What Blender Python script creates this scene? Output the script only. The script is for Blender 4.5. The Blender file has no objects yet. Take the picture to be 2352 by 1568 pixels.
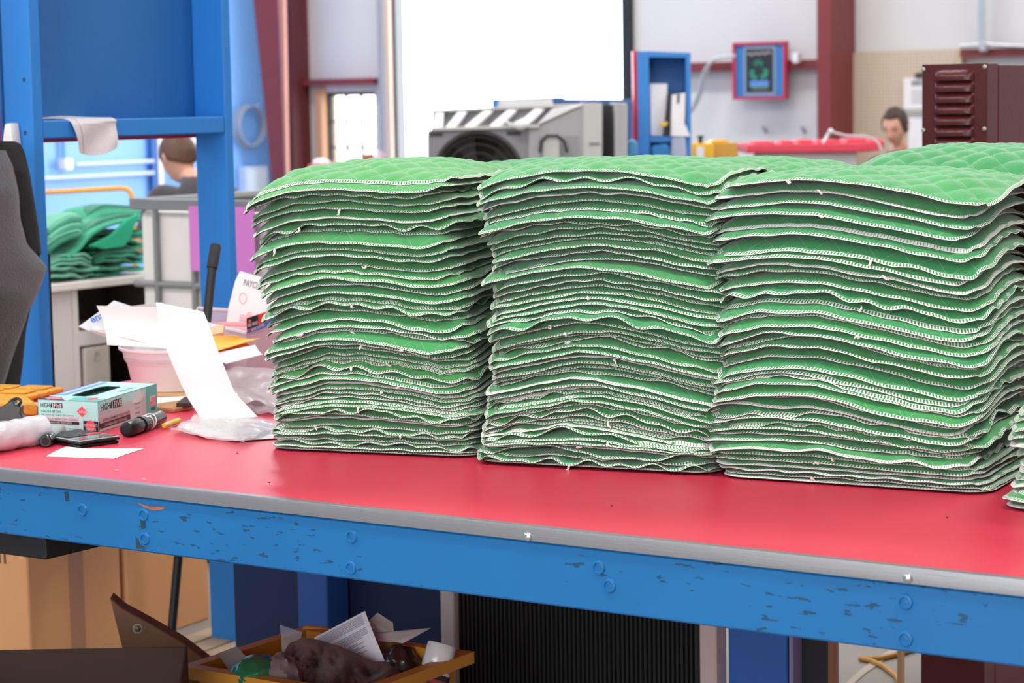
import bpy, bmesh, math, random
import numpy as np
from mathutils import Vector, noise as mnoise

random.seed(7)
SC = bpy.context.scene
COL = SC.collection
PI = math.pi

# ---------------------------------------------------------------- camera
F_PX, PITCH, ROLL, YAW = 5200.0, 0.105982, -0.0171235, 0.594224
CAM = np.array([0.0, 0.0, 1.6])
_cy, _sy, _cp, _sp = math.cos(YAW), math.sin(YAW), math.cos(PITCH), math.sin(PITCH)
FWD = np.array([-_sy*_cp, _cy*_cp, -_sp])
_R0 = np.array([_cy, _sy, 0.0]); _U0 = np.cross(_R0, FWD)
RGT = math.cos(ROLL)*_R0 + math.sin(ROLL)*_U0
UPV = -math.sin(ROLL)*_R0 + math.cos(ROLL)*_U0
cam = bpy.data.cameras.new('camera'); camo = bpy.data.objects.new('camera', cam); COL.objects.link(camo)
cam.sensor_width = 36.0; cam.lens = F_PX/2352*36.0
cam.clip_start = 0.05; cam.clip_end = 200
from mathutils import Matrix
M = Matrix((( RGT[0], UPV[0], -FWD[0], CAM[0]), (RGT[1], UPV[1], -FWD[1], CAM[1]), (RGT[2], UPV[2], -FWD[2], CAM[2]), (0, 0, 0, 1)))
camo.matrix_world = M
cam.dof.use_dof = True; cam.dof.focus_distance = 4.3; cam.dof.aperture_fstop = 6.3
SC.camera = camo

# ---------------------------------------------------------------- world, lights, exposure
SC.view_settings.view_transform = 'Standard'; SC.view_settings.look = 'None'
SC.view_settings.gamma = 1.0; SC.view_settings.use_curve_mapping = False
SC.view_settings.exposure = 0.1
try:
    SC.cycles.use_denoising = True
    SC.cycles.max_bounces = 8; SC.cycles.sample_clamp_indirect = 6.0
except Exception: pass
w = bpy.data.worlds.new('overcast_sky'); SC.world = w; w.use_nodes = True
bg = w.node_tree.nodes['Background']; bg.inputs[0].default_value = (0.93, 0.96, 1.0, 1); bg.inputs[1].default_value = 5.0

def area(name, loc, sx, sy, power, color, target=None):
    l = bpy.data.lights.new(name, 'AREA'); l.shape = 'RECTANGLE'; l.size = sx; l.size_y = sy
    l.energy = power; l.color = color
    o = bpy.data.objects.new(name, l); COL.objects.link(o); o.location = loc
    if target is not None:
        d = Vector(target)-Vector(loc); o.rotation_euler = d.to_track_quat('-Z', 'Y').to_euler()
    return o
CEIL = 5.0
LAMPS = [(x, y) for y in (-1.5, 2.2, 6.0, 10.0, 14.0) for x in (-11.5, -7.8, -4.1, -0.4)]
for i, (x, y) in enumerate(LAMPS):
    area('ceiling_tube_light', (x, y, 4.42), 2.3, 0.42, 68 if y > 0 else 36, (1.0, 0.97, 0.93))
# unseen fill lamp added behind the camera; daylight through the far bay door
area('front_fill_light', (-0.5, -4.85, 2.2), 5.0, 4.0, 28, (0.95, 0.97, 1.0), (-0.9, 0, 2.05))
area('far_bay_daylight', (-10.85, 16.5, 2.0), 2.3, 3.6, 190, (0.95, 0.97, 1.0), (-10.85, 0, 1.6))

# ---------------------------------------------------------------- helpers
def ray(x, y): return ((x-1176)/F_PX)*RGT - ((y-784)/F_PX)*UPV + FWD
def P(x, y, X=None, Y=None, Z=None, d=None):
    """the point of the place that stands at photo pixel x, y: on a plane X, Y, Z or at depth d"""
    r = ray(x, y)
    t = d if d is not None else X/r[0] if X is not None else Y/r[1] if Y is not None else (Z-1.6)/r[2]
    return CAM + r*t
def V3(*a): return np.array(a, float)
def nrm(v): v = np.array(v, float); return v/np.linalg.norm(v)
def lin(c):
    if isinstance(c, str):
        c = c.lstrip('#'); c = [int(c[i:i+2], 16)/255 for i in (0, 2, 4)]
    return [x/12.92 if x <= .04045 else ((x+.055)/1.055)**2.4 for x in c]

class Fr:
    def __init__(s, o, ex=(1,0,0), ey=(0,1,0), ez=(0,0,1)):
        s.o = np.array(o, float); s.ex = np.array(ex, float); s.ey = np.array(ey, float); s.ez = np.array(ez, float)
    def __call__(s, x, y, z=0.0): return s.o + x*s.ex + y*s.ey + z*s.ez
def FZ(o, deg=0.0):
    a = math.radians(deg); return Fr(o, (math.cos(a), math.sin(a), 0), (-math.sin(a), math.cos(a), 0))
YAWD = math.degrees(YAW)
W0 = Fr((0,0,0))

class MB:
    def __init__(s): s.v = []; s.f = []; s.uv = None
    def add(s, vs, fs):
        b = len(s.v); s.v += [tuple(p) for p in vs]; s.f += [tuple(b+i for i in f) for f in fs]; return s
    def box(s, x0, x1, y0, y1, z0, z1, fr=W0):
        vs = [fr(x, y, z) for z in (z0, z1) for y in (y0, y1) for x in (x0, x1)]
        return s.add(vs, [(0,2,3,1), (4,5,7,6), (0,1,5,4), (2,6,7,3), (0,4,6,2), (1,3,7,5)])
    def prism(s, poly, z0, z1, fr=W0):
        n = len(poly)
        vs = [fr(x, y, z0) for x, y in poly] + [fr(x, y, z1) for x, y in poly]
        return s.add(vs, [tuple(range(n))[::-1], tuple(range(n, 2*n))] + [(i, (i+1) % n, n+(i+1) % n, n+i) for i in range(n)])
    def tube(s, pts, r, n=8):
        pts = [np.array(p, float) for p in pts]; rs = r if isinstance(r, (list, tuple)) else [r]*len(pts)
        vs, fs = [], []; up = None
        for i, p in enumerate(pts):
            t = nrm(pts[min(i+1, len(pts)-1)]-pts[max(i-1, 0)])
            if up is None: up = V3(0,0,1) if abs(t[2]) < .9 else V3(1,0,0)
            a = nrm(np.cross(t, up)); b = np.cross(a, t); up = b
            for k in range(n):
                q = 2*PI*k/n; vs.append(p + rs[i]*(math.cos(q)*a + math.sin(q)*b))
        for i in range(len(pts)-1):
            for k in range(n):
                k2 = (k+1) % n; fs.append((i*n+k, i*n+k2, (i+1)*n+k2, (i+1)*n+k))
        fs.append(tuple(range(n))[::-1]); e = (len(pts)-1)*n; fs.append(tuple(range(e, e+n)))
        return s.add(vs, fs)
    def lathe(s, prof, fr=W0, n=24, a0=0, a1=2*PI):
        vs, fs = [], []; m = len(prof)
        for k in range(n):
            q = 2*PI*k/n
            for r, z in prof: vs.append(fr(r*math.cos(q), r*math.sin(q), z))
        for k in range(n):
            k2 = (k+1) % n
            for j in range(m-1): fs.append((k*m+j, k2*m+j, k2*m+j+1, k*m+j+1))
        if prof[0][0] > 1e-6: fs.append(tuple(k*m for k in range(n))[::-1])
        if prof[-1][0] > 1e-6: fs.append(tuple(k*m+m-1 for k in range(n)))
        return s.add(vs, fs)
    def sheet(s, fn, nu, nv, th=.0006):
        """a thin sheet of real thickness over fn(u, v)"""
        G = np.array([[fn(i/nu, j/nv) for j in range(nv+1)] for i in range(nu+1)], float)
        du = np.gradient(G, axis=0); dv = np.gradient(G, axis=1)
        N = np.cross(du, dv); N /= np.maximum(np.linalg.norm(N, axis=2, keepdims=True), 1e-9)
        A = (G+N*th/2).reshape(-1, 3); B = (G-N*th/2).reshape(-1, 3); m = nv+1; k = len(A)
        fs = []
        for i in range(nu):
            for j in range(nv):
                a = i*m+j; fs.append((a, a+m, a+m+1, a+1)); fs.append((k+a, k+a+1, k+a+m+1, k+a+m))
        for i in range(nu):
            a = i*m; fs.append((a, k+a, k+a+m, a+m)); a += nv; fs.append((a, a+m, k+a+m, k+a))
        for j in range(nv):
            fs.append((j, j+1, k+j+1, k+j)); a = nu*m+j; fs.append((a, k+a, k+a+1, a+1))
        return s.add(np.vstack([A, B]), fs)
    def blob(s, c, rad, fr=None, nu=24, nv=14, amp=0.0, fq=6.0, seed=0.0, flat=None):
        fr = fr or Fr((0,0,0)); vs, fs = [], []
        for j in range(1, nv):
            t = PI*j/nv
            for i in range(nu):
                q = 2*PI*i/nu; n = V3(math.sin(t)*math.cos(q), math.sin(t)*math.sin(q), math.cos(t))
                k = 1+amp*(mnoise.noise(Vector(n*fq*.35)+Vector((seed, 0, 0)))+.5*mnoise.noise(Vector(n*fq)+Vector((0, seed, 0))))
                p = n*k*np.array(rad)
                if flat is not None: p[2] = max(p[2], flat)
                vs.append(np.array(c)+p[0]*fr.ex+p[1]*fr.ey+p[2]*fr.ez)
        top = np.array(c)+fr.ez*rad[2]; bz = -rad[2] if flat is None else flat
        vs.append(top); vs.append(np.array(c)+fr.ez*bz)
        for j in range(nv-2):
            for i in range(nu):
                i2 = (i+1) % nu; fs.append((j*nu+i, (j+1)*nu+i, (j+1)*nu+i2, j*nu+i2))
        T, B = (nv-1)*nu, (nv-1)*nu+1
        for i in range(nu):
            i2 = (i+1) % nu; fs.append((T, i, i2)); fs.append((B, (nv-2)*nu+i2, (nv-2)*nu+i))
        return s.add(vs, fs)
    def quadpx(s, pts):
        pass

def mesh_from(mb, off, mat, bevel=0.0, angle=35, seg=1):
    me = bpy.data.meshes.new('mesh')
    o = np.array(off, float)
    me.from_pydata([tuple(np.array(v)-o) for v in mb.v], [], mb.f)
    bm = bmesh.new(); bm.from_mesh(me)
    bmesh.ops.recalc_face_normals(bm, faces=bm.faces)
    if bevel > 0:
        es = [e for e in bm.edges if len(e.link_faces) == 2 and e.calc_face_angle(0) > .5]
        bmesh.ops.bevel(bm, geom=es, offset=bevel, segments=seg, profile=.6, affect='EDGES', clamp_overlap=True)
    bm.to_mesh(me); bm.free()
    me.materials.append(mat)
    me.shade_smooth(); me.set_sharp_from_angle(angle=math.radians(angle))
    return me
def wloc(o):
    p = np.zeros(3)
    while o is not None: p += np.array(o.location); o = o.parent
    return p
def tag(o, label=None, cat=None, group=None, kind=None):
    if label: o['label'] = label
    if cat: o['category'] = cat
    if group: o['group'] = group
    if kind: o['kind'] = kind
    return o
def thing(name, label, cat, loc, group=None):
    o = bpy.data.objects.new(name, None); COL.objects.link(o); o.location = tuple(loc); o.empty_display_size = .05
    return tag(o, label, cat, group)
def part(name, mb, mat, parent, label=None, bevel=0.0, angle=35, seg=1):
    o = bpy.data.objects.new(name, mesh_from(mb, wloc(parent), mat, bevel, angle, seg)); COL.objects.link(o)
    o.parent = parent
    if label: o['label'] = label
    return o
def solo(name, mb, mat, label, cat, group=None, bevel=0.0, angle=35, seg=1, loc=None):
    a = np.array(mb.v); c = (a.min(0)+a.max(0))/2; c[2] = a[:, 2].min()
    if loc is not None: c = np.array(loc, float)
    o = bpy.data.objects.new(name, mesh_from(mb, c, mat, bevel, angle, seg)); COL.objects.link(o); o.location = tuple(c)
    return tag(o, label, cat, group)
def struct(name, mb, mat, bevel=0.0, angle=35):
    o = bpy.data.objects.new(name, mesh_from(mb, (0,0,0), mat, bevel, angle)); COL.objects.link(o)
    o['kind'] = 'structure'; return o
def text(s, fr, h, mat, parent, name='lettering', w=None, align='LEFT', shear=0.0, bold=0.0, depth=.0002, off=.0004):
    """flat print: fr.o is the left (or centre) end of the baseline, fr.ex along, fr.ey up, fr.ez outward"""
    c = bpy.data.curves.new(name, 'FONT'); c.body = s; c.size = 1.0; c.extrude = 0; c.shear = shear; c.align_x = align; c.offset = bold
    c.resolution_u = 3
    t = bpy.data.objects.new('tmp', c); COL.objects.link(t)
    me = bpy.data.meshes.new_from_object(t.evaluated_get(bpy.context.evaluated_depsgraph_get()))
    bpy.data.objects.remove(t); bpy.data.curves.remove(c)
    n = len(me.vertices); a = np.zeros(n*3); me.vertices.foreach_get('co', a); a = a.reshape(-1, 3)
    if n:
        sx = h/.7; k = sx
        if w is not None:
            ext = a[:, 0].max()-a[:, 0].min(); k = w/max(ext, 1e-6)
        wp = fr.o[None, :]+(a[:, 0:1]*k)*fr.ex[None, :]+(a[:, 1:2]*sx)*fr.ey[None, :]+off*fr.ez[None, :]-wloc(parent)[None, :]
        me.vertices.foreach_set('co', wp.ravel())
    me.materials.clear(); me.materials.append(mat); me.update()
    o = bpy.data.objects.new(name, me); COL.objects.link(o); o.parent = parent
    return o
def slab(fr, x0, x1, y0, y1, mat, parent, name='printed_panel', t=.0003):
    return part(name, MB().box(x0, x1, y0, y1, 0, t, fr), mat, parent)

# ---------------------------------------------------------------- materials
MATS = {}
def mat(key, rgb, rough=.5, metal=0.0, spec=.5, var=0.0, vs=6.0, bump=0.0, bs=60.0, sheen=0.0, coat=0.0, emit=0.0, alpha=1.0, trans=0.0, stretch=None):
    if key in MATS: return MATS[key]
    m = bpy.data.materials.new(key); m.use_nodes = True; nt = m.node_tree; b = nt.nodes['Principled BSDF']
    c = lin(rgb); b.inputs['Base Color'].default_value = (*c, 1); b.inputs['Roughness'].default_value = rough
    b.inputs['Metallic'].default_value = metal; b.inputs['Specular IOR Level'].default_value = spec
    b.inputs['Sheen Weight'].default_value = sheen; b.inputs['Coat Weight'].default_value = coat
    b.inputs['Coat Roughness'].default_value = .12
    if trans: b.inputs['Transmission Weight'].default_value = trans
    if alpha < 1: b.inputs['Alpha'].default_value = alpha
    tc = nt.nodes.new('ShaderNodeTexCoord'); co = tc.outputs['Object']
    if stretch:
        mp = nt.nodes.new('ShaderNodeMapping'); mp.inputs['Scale'].default_value = stretch
        nt.links.new(co, mp.inputs['Vector']); co = mp.outputs['Vector']
    if var:
        n = nt.nodes.new('ShaderNodeTexNoise'); n.inputs['Scale'].default_value = vs; n.inputs['Detail'].default_value = 5
        mx = nt.nodes.new('ShaderNodeMix'); mx.data_type = 'RGBA'
        mx.inputs[6].default_value = (*[x*(1-var) for x in c], 1); mx.inputs[7].default_value = (*[min(1, x*(1+var)+var*.02) for x in c], 1)
        nt.links.new(co, n.inputs['Vector']); nt.links.new(n.outputs['Fac'], mx.inputs[0]); nt.links.new(mx.outputs[2], b.inputs['Base Color'])
    if bump:
        n2 = nt.nodes.new('ShaderNodeTexNoise'); n2.inputs['Scale'].default_value = bs; n2.inputs['Detail'].default_value = 4
        bp = nt.nodes.new('ShaderNodeBump'); bp.inputs['Strength'].default_value = bump; bp.inputs['Distance'].default_value = .01
        nt.links.new(co, n2.inputs['Vector']); nt.links.new(n2.outputs['Fac'], bp.inputs['Height']); nt.links.new(bp.outputs['Normal'], b.inputs['Normal'])
    if emit:
        b.inputs['Emission Color'].default_value = (*c, 1); b.inputs['Emission Strength'].default_value = emit
    MATS[key] = m; return m
def film(key, rgb, clear=.6, rough=.15):
    """clear plastic: part of the light goes straight through, the rest is surface"""
    if key in MATS: return MATS[key]
    m = bpy.data.materials.new(key); m.use_nodes = True; nt = m.node_tree; b = nt.nodes['Principled BSDF']; out = nt.nodes['Material Output']
    b.inputs['Base Color'].default_value = (*lin(rgb), 1); b.inputs['Roughness'].default_value = rough
    t = nt.nodes.new('ShaderNodeBsdfTransparent'); t.inputs[0].default_value = (1, 1, 1, 1)
    mx = nt.nodes.new('ShaderNodeMixShader'); mx.inputs[0].default_value = clear
    nt.links.new(b.outputs[0], mx.inputs[1]); nt.links.new(t.outputs[0], mx.inputs[2]); nt.links.new(mx.outputs[0], out.inputs[0])
    tc = nt.nodes.new('ShaderNodeTexCoord'); n2 = nt.nodes.new('ShaderNodeTexNoise'); n2.inputs['Scale'].default_value = 14
    bp = nt.nodes.new('ShaderNodeBump'); bp.inputs['Strength'].default_value = .22; bp.inputs['Distance'].default_value = .01
    nt.links.new(tc.outputs['Object'], n2.inputs['Vector']); nt.links.new(n2.outputs['Fac'], bp.inputs['Height']); nt.links.new(bp.outputs['Normal'], b.inputs['Normal'])
    MATS[key] = m; return m

def math_node(nt, op, a, b=None, clamp=False):
    n = nt.nodes.new('ShaderNodeMath'); n.operation = op; n.use_clamp = clamp
    for i, v in enumerate((a, b)):
        if v is None: continue
        if isinstance(v, (int, float)): n.inputs[i].default_value = v
        else: nt.links.new(v, n.inputs[i])
    return n.outputs[0]
def mixcol(nt, fac, ca, cb):
    mx = nt.nodes.new('ShaderNodeMix'); mx.data_type = 'RGBA'
    for i, c in ((6, ca), (7, cb)):
        if hasattr(c, 'node'): nt.links.new(c, mx.inputs[i])
        else: mx.inputs[i].default_value = (*c, 1)
    if isinstance(fac, (int, float)): mx.inputs[0].default_value = fac
    else: nt.links.new(fac, mx.inputs[0])
    return mx.outputs[2]

def fabric_mat(key, rgb, seam=True):
    """brushed quilt cloth; UV in metres along the mat gives the quilting thread"""
    m = bpy.data.materials.new(key); m.use_nodes = True; nt = m.node_tree; b = nt.nodes['Principled BSDF']
    c = lin(rgb); b.inputs['Roughness'].default_value = .9; b.inputs['Specular IOR Level'].default_value = .15
    b.inputs['Sheen Weight'].default_value = .5; b.inputs['Sheen Roughness'].default_value = .45
    tc = nt.nodes.new('ShaderNodeTexCoord')
    n = nt.nodes.new('ShaderNodeTexNoise'); n.inputs['Scale'].default_value = 9; n.inputs['Detail'].default_value = 6
    nt.links.new(tc.outputs['Object'], n.inputs['Vector'])
    col = mixcol(nt, n.outputs['Fac'], [x*.86 for x in c], [min(1, x*1.14) for x in c])
    sp = nt.nodes.new('ShaderNodeTexNoise'); sp.inputs['Scale'].default_value = 260; sp.inputs['Detail'].default_value = 2
    nt.links.new(tc.outputs['Object'], sp.inputs['Vector'])
    dark = math_node(nt, 'GREATER_THAN', sp.outputs['Fac'], .74)
    col = mixcol(nt, math_node(nt, 'MULTIPLY', dark, .45), col, [x*.35 for x in c])
    if seam:
        sx = nt.nodes.new('ShaderNodeSeparateXYZ'); nt.links.new(tc.outputs['UV'], sx.inputs[0])
        U, Vv = sx.outputs[0], sx.outputs[1]
        out = None
        for op in ('ADD', 'SUBTRACT'):
            q = math_node(nt, 'MULTIPLY', math_node(nt, op, U, Vv), 1/QC)
            fr_ = math_node(nt, 'ABSOLUTE', math_node(nt, 'SUBTRACT', math_node(nt, 'FRACT', math_node(nt, 'ADD', q, 100.5)), .5))
            ln = math_node(nt, 'LESS_THAN', fr_, .009)
            out = ln if out is None else math_node(nt, 'MAXIMUM', out, ln)
        col = mixcol(nt, math_node(nt, 'MULTIPLY', out, .34), col, lin('#cfe0c8'))
    nt.links.new(col, b.inputs['Base Color'])
    n2 = nt.nodes.new('ShaderNodeTexNoise'); n2.inputs['Scale'].default_value = 420; n2.inputs['Detail'].default_value = 3
    nt.links.new(tc.outputs['Object'], n2.inputs['Vector'])
    bp = nt.nodes.new('ShaderNodeBump'); bp.inputs['Strength'].default_value = .35; bp.inputs['Distance'].default_value = .002
    nt.links.new(n2.outputs['Fac'], bp.inputs['Height']); nt.links.new(bp.outputs['Normal'], b.inputs['Normal'])
    MATS[key] = m; return m
def stitch_mat(key, mode, green, white='#fdfdfa', pitch=.0056):
    """overlock edge thread on the binding strip: UV u in metres along the edge, v 0..1 around it"""
    m = bpy.data.materials.new(key); m.use_nodes = True; nt = m.node_tree; b = nt.nodes['Principled BSDF']
    b.inputs['Roughness'].default_value = .85; b.inputs['Specular IOR Level'].default_value = .2
    tc = nt.nodes.new('ShaderNodeTexCoord'); sx = nt.nodes.new('ShaderNodeSeparateXYZ'); nt.links.new(tc.outputs['UV'], sx.inputs[0])
    U, Vv = sx.outputs[0], sx.outputs[1]
    nz = nt.nodes.new('ShaderNodeTexNoise'); nz.inputs['Scale'].default_value = 90; nt.links.new(tc.outputs['Object'], nz.inputs['Vector'])
    ph = math_node(nt, 'ADD', math_node(nt, 'MULTIPLY', U, 1/pitch), math_node(nt, 'MULTIPLY', nz.outputs['Fac'], .5))
    fr_ = math_node(nt, 'FRACT', math_node(nt, 'ADD', ph, 50.0))
    vt = math_node(nt, 'MULTIPLY', Vv, 1/.44)                       # 0 inner edge .. 1 rim
    if mode == 'zigzag':
        tri = math_node(nt, 'MULTIPLY', math_node(nt, 'ABSOLUTE', math_node(nt, 'SUBTRACT', fr_, .5)), 2.0)
        th = math_node(nt, 'LESS_THAN', math_node(nt, 'ABSOLUTE', math_node(nt, 'SUBTRACT', tri, vt)), .27)
        inner = math_node(nt, 'LESS_THAN', vt, .16)
    elif mode == 'ladder':
        sl = math_node(nt, 'FRACT', math_node(nt, 'ADD', fr_, math_node(nt, 'MULTIPLY', vt, .35)))
        th = math_node(nt, 'LESS_THAN', sl, .48)
        inner = math_node(nt, 'LESS_THAN', vt, .22)
    else:
        sl = math_node(nt, 'FRACT', math_node(nt, 'ADD', fr_, math_node(nt, 'MULTIPLY', vt, .8)))
        th = math_node(nt, 'LESS_THAN', sl, .80)
        inner = math_node(nt, 'LESS_THAN', vt, .12)
    rim = math_node(nt, 'GREATER_THAN', Vv, .40)
    rimt = math_node(nt, 'MULTIPLY', rim, math_node(nt, 'LESS_THAN', fr_, .66))
    fac = math_node(nt, 'MAXIMUM', math_node(nt, 'MAXIMUM', th, inner), rimt)
    n3 = nt.nodes.new('ShaderNodeTexNoise'); n3.inputs['Scale'].default_value = 30; nt.links.new(tc.outputs['Object'], n3.inputs['Vector'])
    wc = mixcol(nt, n3.outputs['Fac'], lin('#e4e2da'), lin(white))
    under = math_node(nt, 'GREATER_THAN', Vv, .53)
    wc = mixcol(nt, under, wc, lin('#4a433b'))  # underside thread darkened to paint shade into the gaps between mats
    col = mixcol(nt, fac, [x*.9 for x in lin(green)], wc)
    nt.links.new(col, b.inputs['Base Color'])
    bp = nt.nodes.new('ShaderNodeBump'); bp.inputs['Strength'].default_value = .8; bp.inputs['Distance'].default_value = .0012
    nt.links.new(fac, bp.inputs['Height']); nt.links.new(bp.outputs['Normal'], b.inputs['Normal'])
    MATS[key] = m; return m
QC = .064
ORD = 'zeroth first second third fourth fifth sixth seventh eighth ninth tenth eleventh twelfth thirteenth fourteenth fifteenth sixteenth seventeenth eighteenth nineteenth twentieth'.split()
def ordinal(n):
    if n <= 20: return ORD[n]
    t = ['', '', 'twenty', 'thirty', 'forty', 'fifty', 'sixty'][n//10]
    tt = ['', '', 'twentieth', 'thirtieth', 'fortieth', 'fiftieth', 'sixtieth'][n//10]
    return tt if n % 10 == 0 else t+'-'+ORD[n % 10]

# ================================================================= the setting
m_floor = mat('concrete', '#8d8780', .7, var=.22, vs=1.6, bump=.15, bs=30)
m_ins = mat('white_insulation', '#d5d4d6', .55, var=.05, vs=1.2, bump=.9, bs=2.2, stretch=(1.0, 1.0, .6))
m_blue_wall = mat('blue_wall_paint', '#78aef2', .5, var=.06, vs=1.0)
m_blue = mat('blue_gloss_paint', '#2a80d0', .42, var=.07, vs=7, bump=.12, bs=50, stretch=(1, 1, .2))
m_blue_dk = mat('blue_panel_paint', '#236bb0', .5, var=.06, vs=4, bump=.08, bs=60)
m_oxide = mat('red_oxide_steel', '#7c2f31', .5, var=.12, vs=5)
m_dark = mat('black_metal', '#232326', .5)
m_galv = mat('galvanised', '#b9bec4', .4, metal=.5, var=.1)
m_white = mat('white_plain', '#eceaee', .5)
m_wood = mat('pale_wood', '#d0a07c', .6, var=.15, vs=8, stretch=(1, 1, .1))

struct('floor', MB().box(-16, 6, -5, 16.3, -.15, 0), m_floor)
struct('ceiling', MB().box(-16, 6, -5, 16.3, CEIL, CEIL+.1), m_ins)
WY = 16.0; WX = -13.35
dx0, dx1 = P(908, 120, Y=WY)[0], P(1431, 120, Y=WY)[0]
wx0, wx1 = P(745, 300, Y=WY)[0], P(864, 300, Y=WY)[0]
wz1 = P(800, 212, Y=WY)[2]; wz0 = wz1-.98
wb = MB()
wb.box(-16, wx0, WY, WY+.15, 0, CEIL).box(wx0, wx1, WY, WY+.15, 0, wz0).box(wx0, wx1, WY, WY+.15, wz1, CEIL)
wb.box(wx1, dx0, WY, WY+.15, 0, CEIL).box(dx0, dx1, WY, WY+.15, 3.9, CEIL).box(dx1, 6, WY, WY+.15, 0, CEIL)
struct('wall_back', wb, m_ins)
struct('wall_left', MB().box(WX-.15, WX, -5, 16, 0, CEIL), m_blue_wall)
struct('wall_right', MB().box(5.85, 6, -5, 16, 0, CEIL), m_ins)
fb = MB().box(-16, -3.2, -5.15, -5, 0, CEIL).box(-3.2, 2.2, -5.15, -5, 4.3, CEIL).box(2.2, 6, -5.15, -5, 0, CEIL)
struct('wall_front', fb, m_ins)
struct('ground_outside', MB().box(-70, 60, 16.3, 90, -.15, -.02), mat('sunlit_yard', '#c9c6bf', .8))

# ceiling tubes (the lamps the place has)
for i, (x, y) in enumerate(LAMPS):
    t = thing('ceiling_fixture', 'fluorescent batten, %s from left in %s ceiling row from the back' % (ordinal(i % 4+1), ordinal(5-i//4)), 'ceiling light', (x, y, 4.45), 'fluorescent battens')
    part('housing', MB().box(x-1.2, x+1.2, y-.16, y+.16, 4.46, 4.54), m_white, t)
    for s in (-.09, .09):
        part('tube', MB().tube([(x-1.15, y+s, 4.445), (x+1.15, y+s, 4.445)], .014, 8), mat('tube_glow', '#ffffff', .5, emit=3.0), t)
    for s in (-1.0, 1.0):
        part('hanger', MB().tube([(x+s, y, 4.53), (x+s, y, CEIL)], .006, 6), m_galv, t)

# window in the far wall
wn = MB(); fw = .035
wn.box(wx0-.05, wx0+.02, WY-.06, WY+.16, wz0-.05, wz1+.04)
struct('window_1', wn, m_wood)
win = bpy.data.objects['window_1']
mf = MB().box(wx0+.02, wx1, WY+.03, WY+.09, wz1-.03, wz1).box(wx0+.02, wx1, WY+.03, WY+.09, wz0, wz0+.03).box(wx1-.03, wx1, WY+.03, WY+.09, wz0, wz1).box(wx0+.02, wx0+.05, WY+.03, WY+.09, wz0, wz1)
part('window_frame', mf, m_dark, win)
m_glass = film('window_glass', '#e8f0f4', .93, .05)
cw = (wx1-wx0-.08)/3; ch = (wz1-wz0-.06)/4
for i in (1, 2): part('muntin', MB().box(wx0+.05+i*cw-.006, wx0+.05+i*cw+.006, WY+.04, WY+.07, wz0+.03, wz1-.03), m_dark, win)
for j in (1, 2, 3): part('muntin', MB().box(wx0+.05, wx1-.03, WY+.045, WY+.065, wz0+.03+j*ch-.006, wz0+.03+j*ch+.006), m_dark, win)
for i in range(3):
    for j in range(4):
        part('pane', MB().box(wx0+.05+i*cw, wx0+.05+(i+1)*cw, WY+.052, WY+.056, wz0+.03+j*ch, wz0+.03+(j+1)*ch), m_glass, win)

# bay door opening: dark jambs, tracks and timber on the left
def vbar(x0, x1, yref, Y, th, z0=0, z1=4.9, tx0=None, tx1=None):
    a, b = P(x0, yref, Y=Y)[0], P(x1, yref, Y=Y)[0]
    return MB().box(a, b, Y, Y+th, z0, z1)
struct('trim_1', vbar(897, 911, 180, WY-.05, .12, 0, 4.0), mat('dark_jamb', '#33343c', .5))
struct('trim_2', vbar(1428, 1449, 120, WY-.05, .12, 0, 4.0), m_dark)
struct('trim_3', vbar(882, 897, 180, WY-.09, .05, 0, 4.9), mat('pale_timber', '#d7c2b4', .6))
struct('trim_4', vbar(869, 881, 180, WY-.12, .03, 0, 4.9), mat('grey_track', '#9fa0ad', .5))
# red steel: girts and columns
def girt(x0, y0, x1, y1, n, th=17):
    a = P(x0, y0, Y=WY-.12); b = P(x1, y1, Y=WY-.12); h = th/F_PX*(a-CAM)@FWD; z = (a[2]+b[2])/2
    struct('trim_%d' % n, MB().box(a[0], b[0], WY-.12, WY, z-h, z), m_oxide)
girt(676, 184, 858, 178, 5, 14)
girt(1450, 150, 1880, 134, 6, 20)
girt(2205, 112, 2500, 106, 7, 19)
c = MB()
def colpoly(rows, Y0, Y1):
    """steel column: rows of (y, x_left, x_right) in the photo at plane Y0"""
    b = MB(); vs = []
    for (y, xl, xr) in rows:
        p, q = P(xl, y, Y=Y0), P(xr, y, Y=Y0); z = (p[2]+q[2])/2
        vs += [(p[0], Y0, z), (q[0], Y0, z), (q[0], Y1, z), (p[0], Y1, z)]
    n = len(rows)
    fs = [(0, 1, 2, 3), (4*n-4, 4*n-1, 4*n-2, 4*n-3)]
    for i in range(n-1):
        for k in range(4): fs.append((4*i+k, 4*i+(k+1) % 4, 4*i+4+(k+1) % 4, 4*i+4+k))
    return b.add(vs, fs)
struct('trim_8', colpoly([(-420, 545, 624), (0, 582, 639), (430, 626, 656), (1500, 690, 700)], WY-.9, WY-.86), m_oxide)
struct('trim_9', colpoly([(-420, 619, 635), (0, 640, 652), (430, 655, 660), (1500, 699, 702)], WY-.92, WY-.89), mat('worn_oxide', '#b27a6c', .6, var=.15))
struct('trim_10', MB().box(P(655, 200, Y=WY-.25)[0], P(671, 200, Y=WY-.25)[0], WY-.25, WY, 0, 4.9), mat('deep_oxide', '#5e2226', .55))
cc = MB(); a = P(1876, 120, Y=WY-.45); b = P(1948, 120, Y=WY-.05)
mid = P(1908, 120, Y=WY-.45)
struct('trim_11', MB().box(a[0], mid[0], WY-.45, WY-.03, 0, 4.9), m_oxide, bevel=.004)
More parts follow.
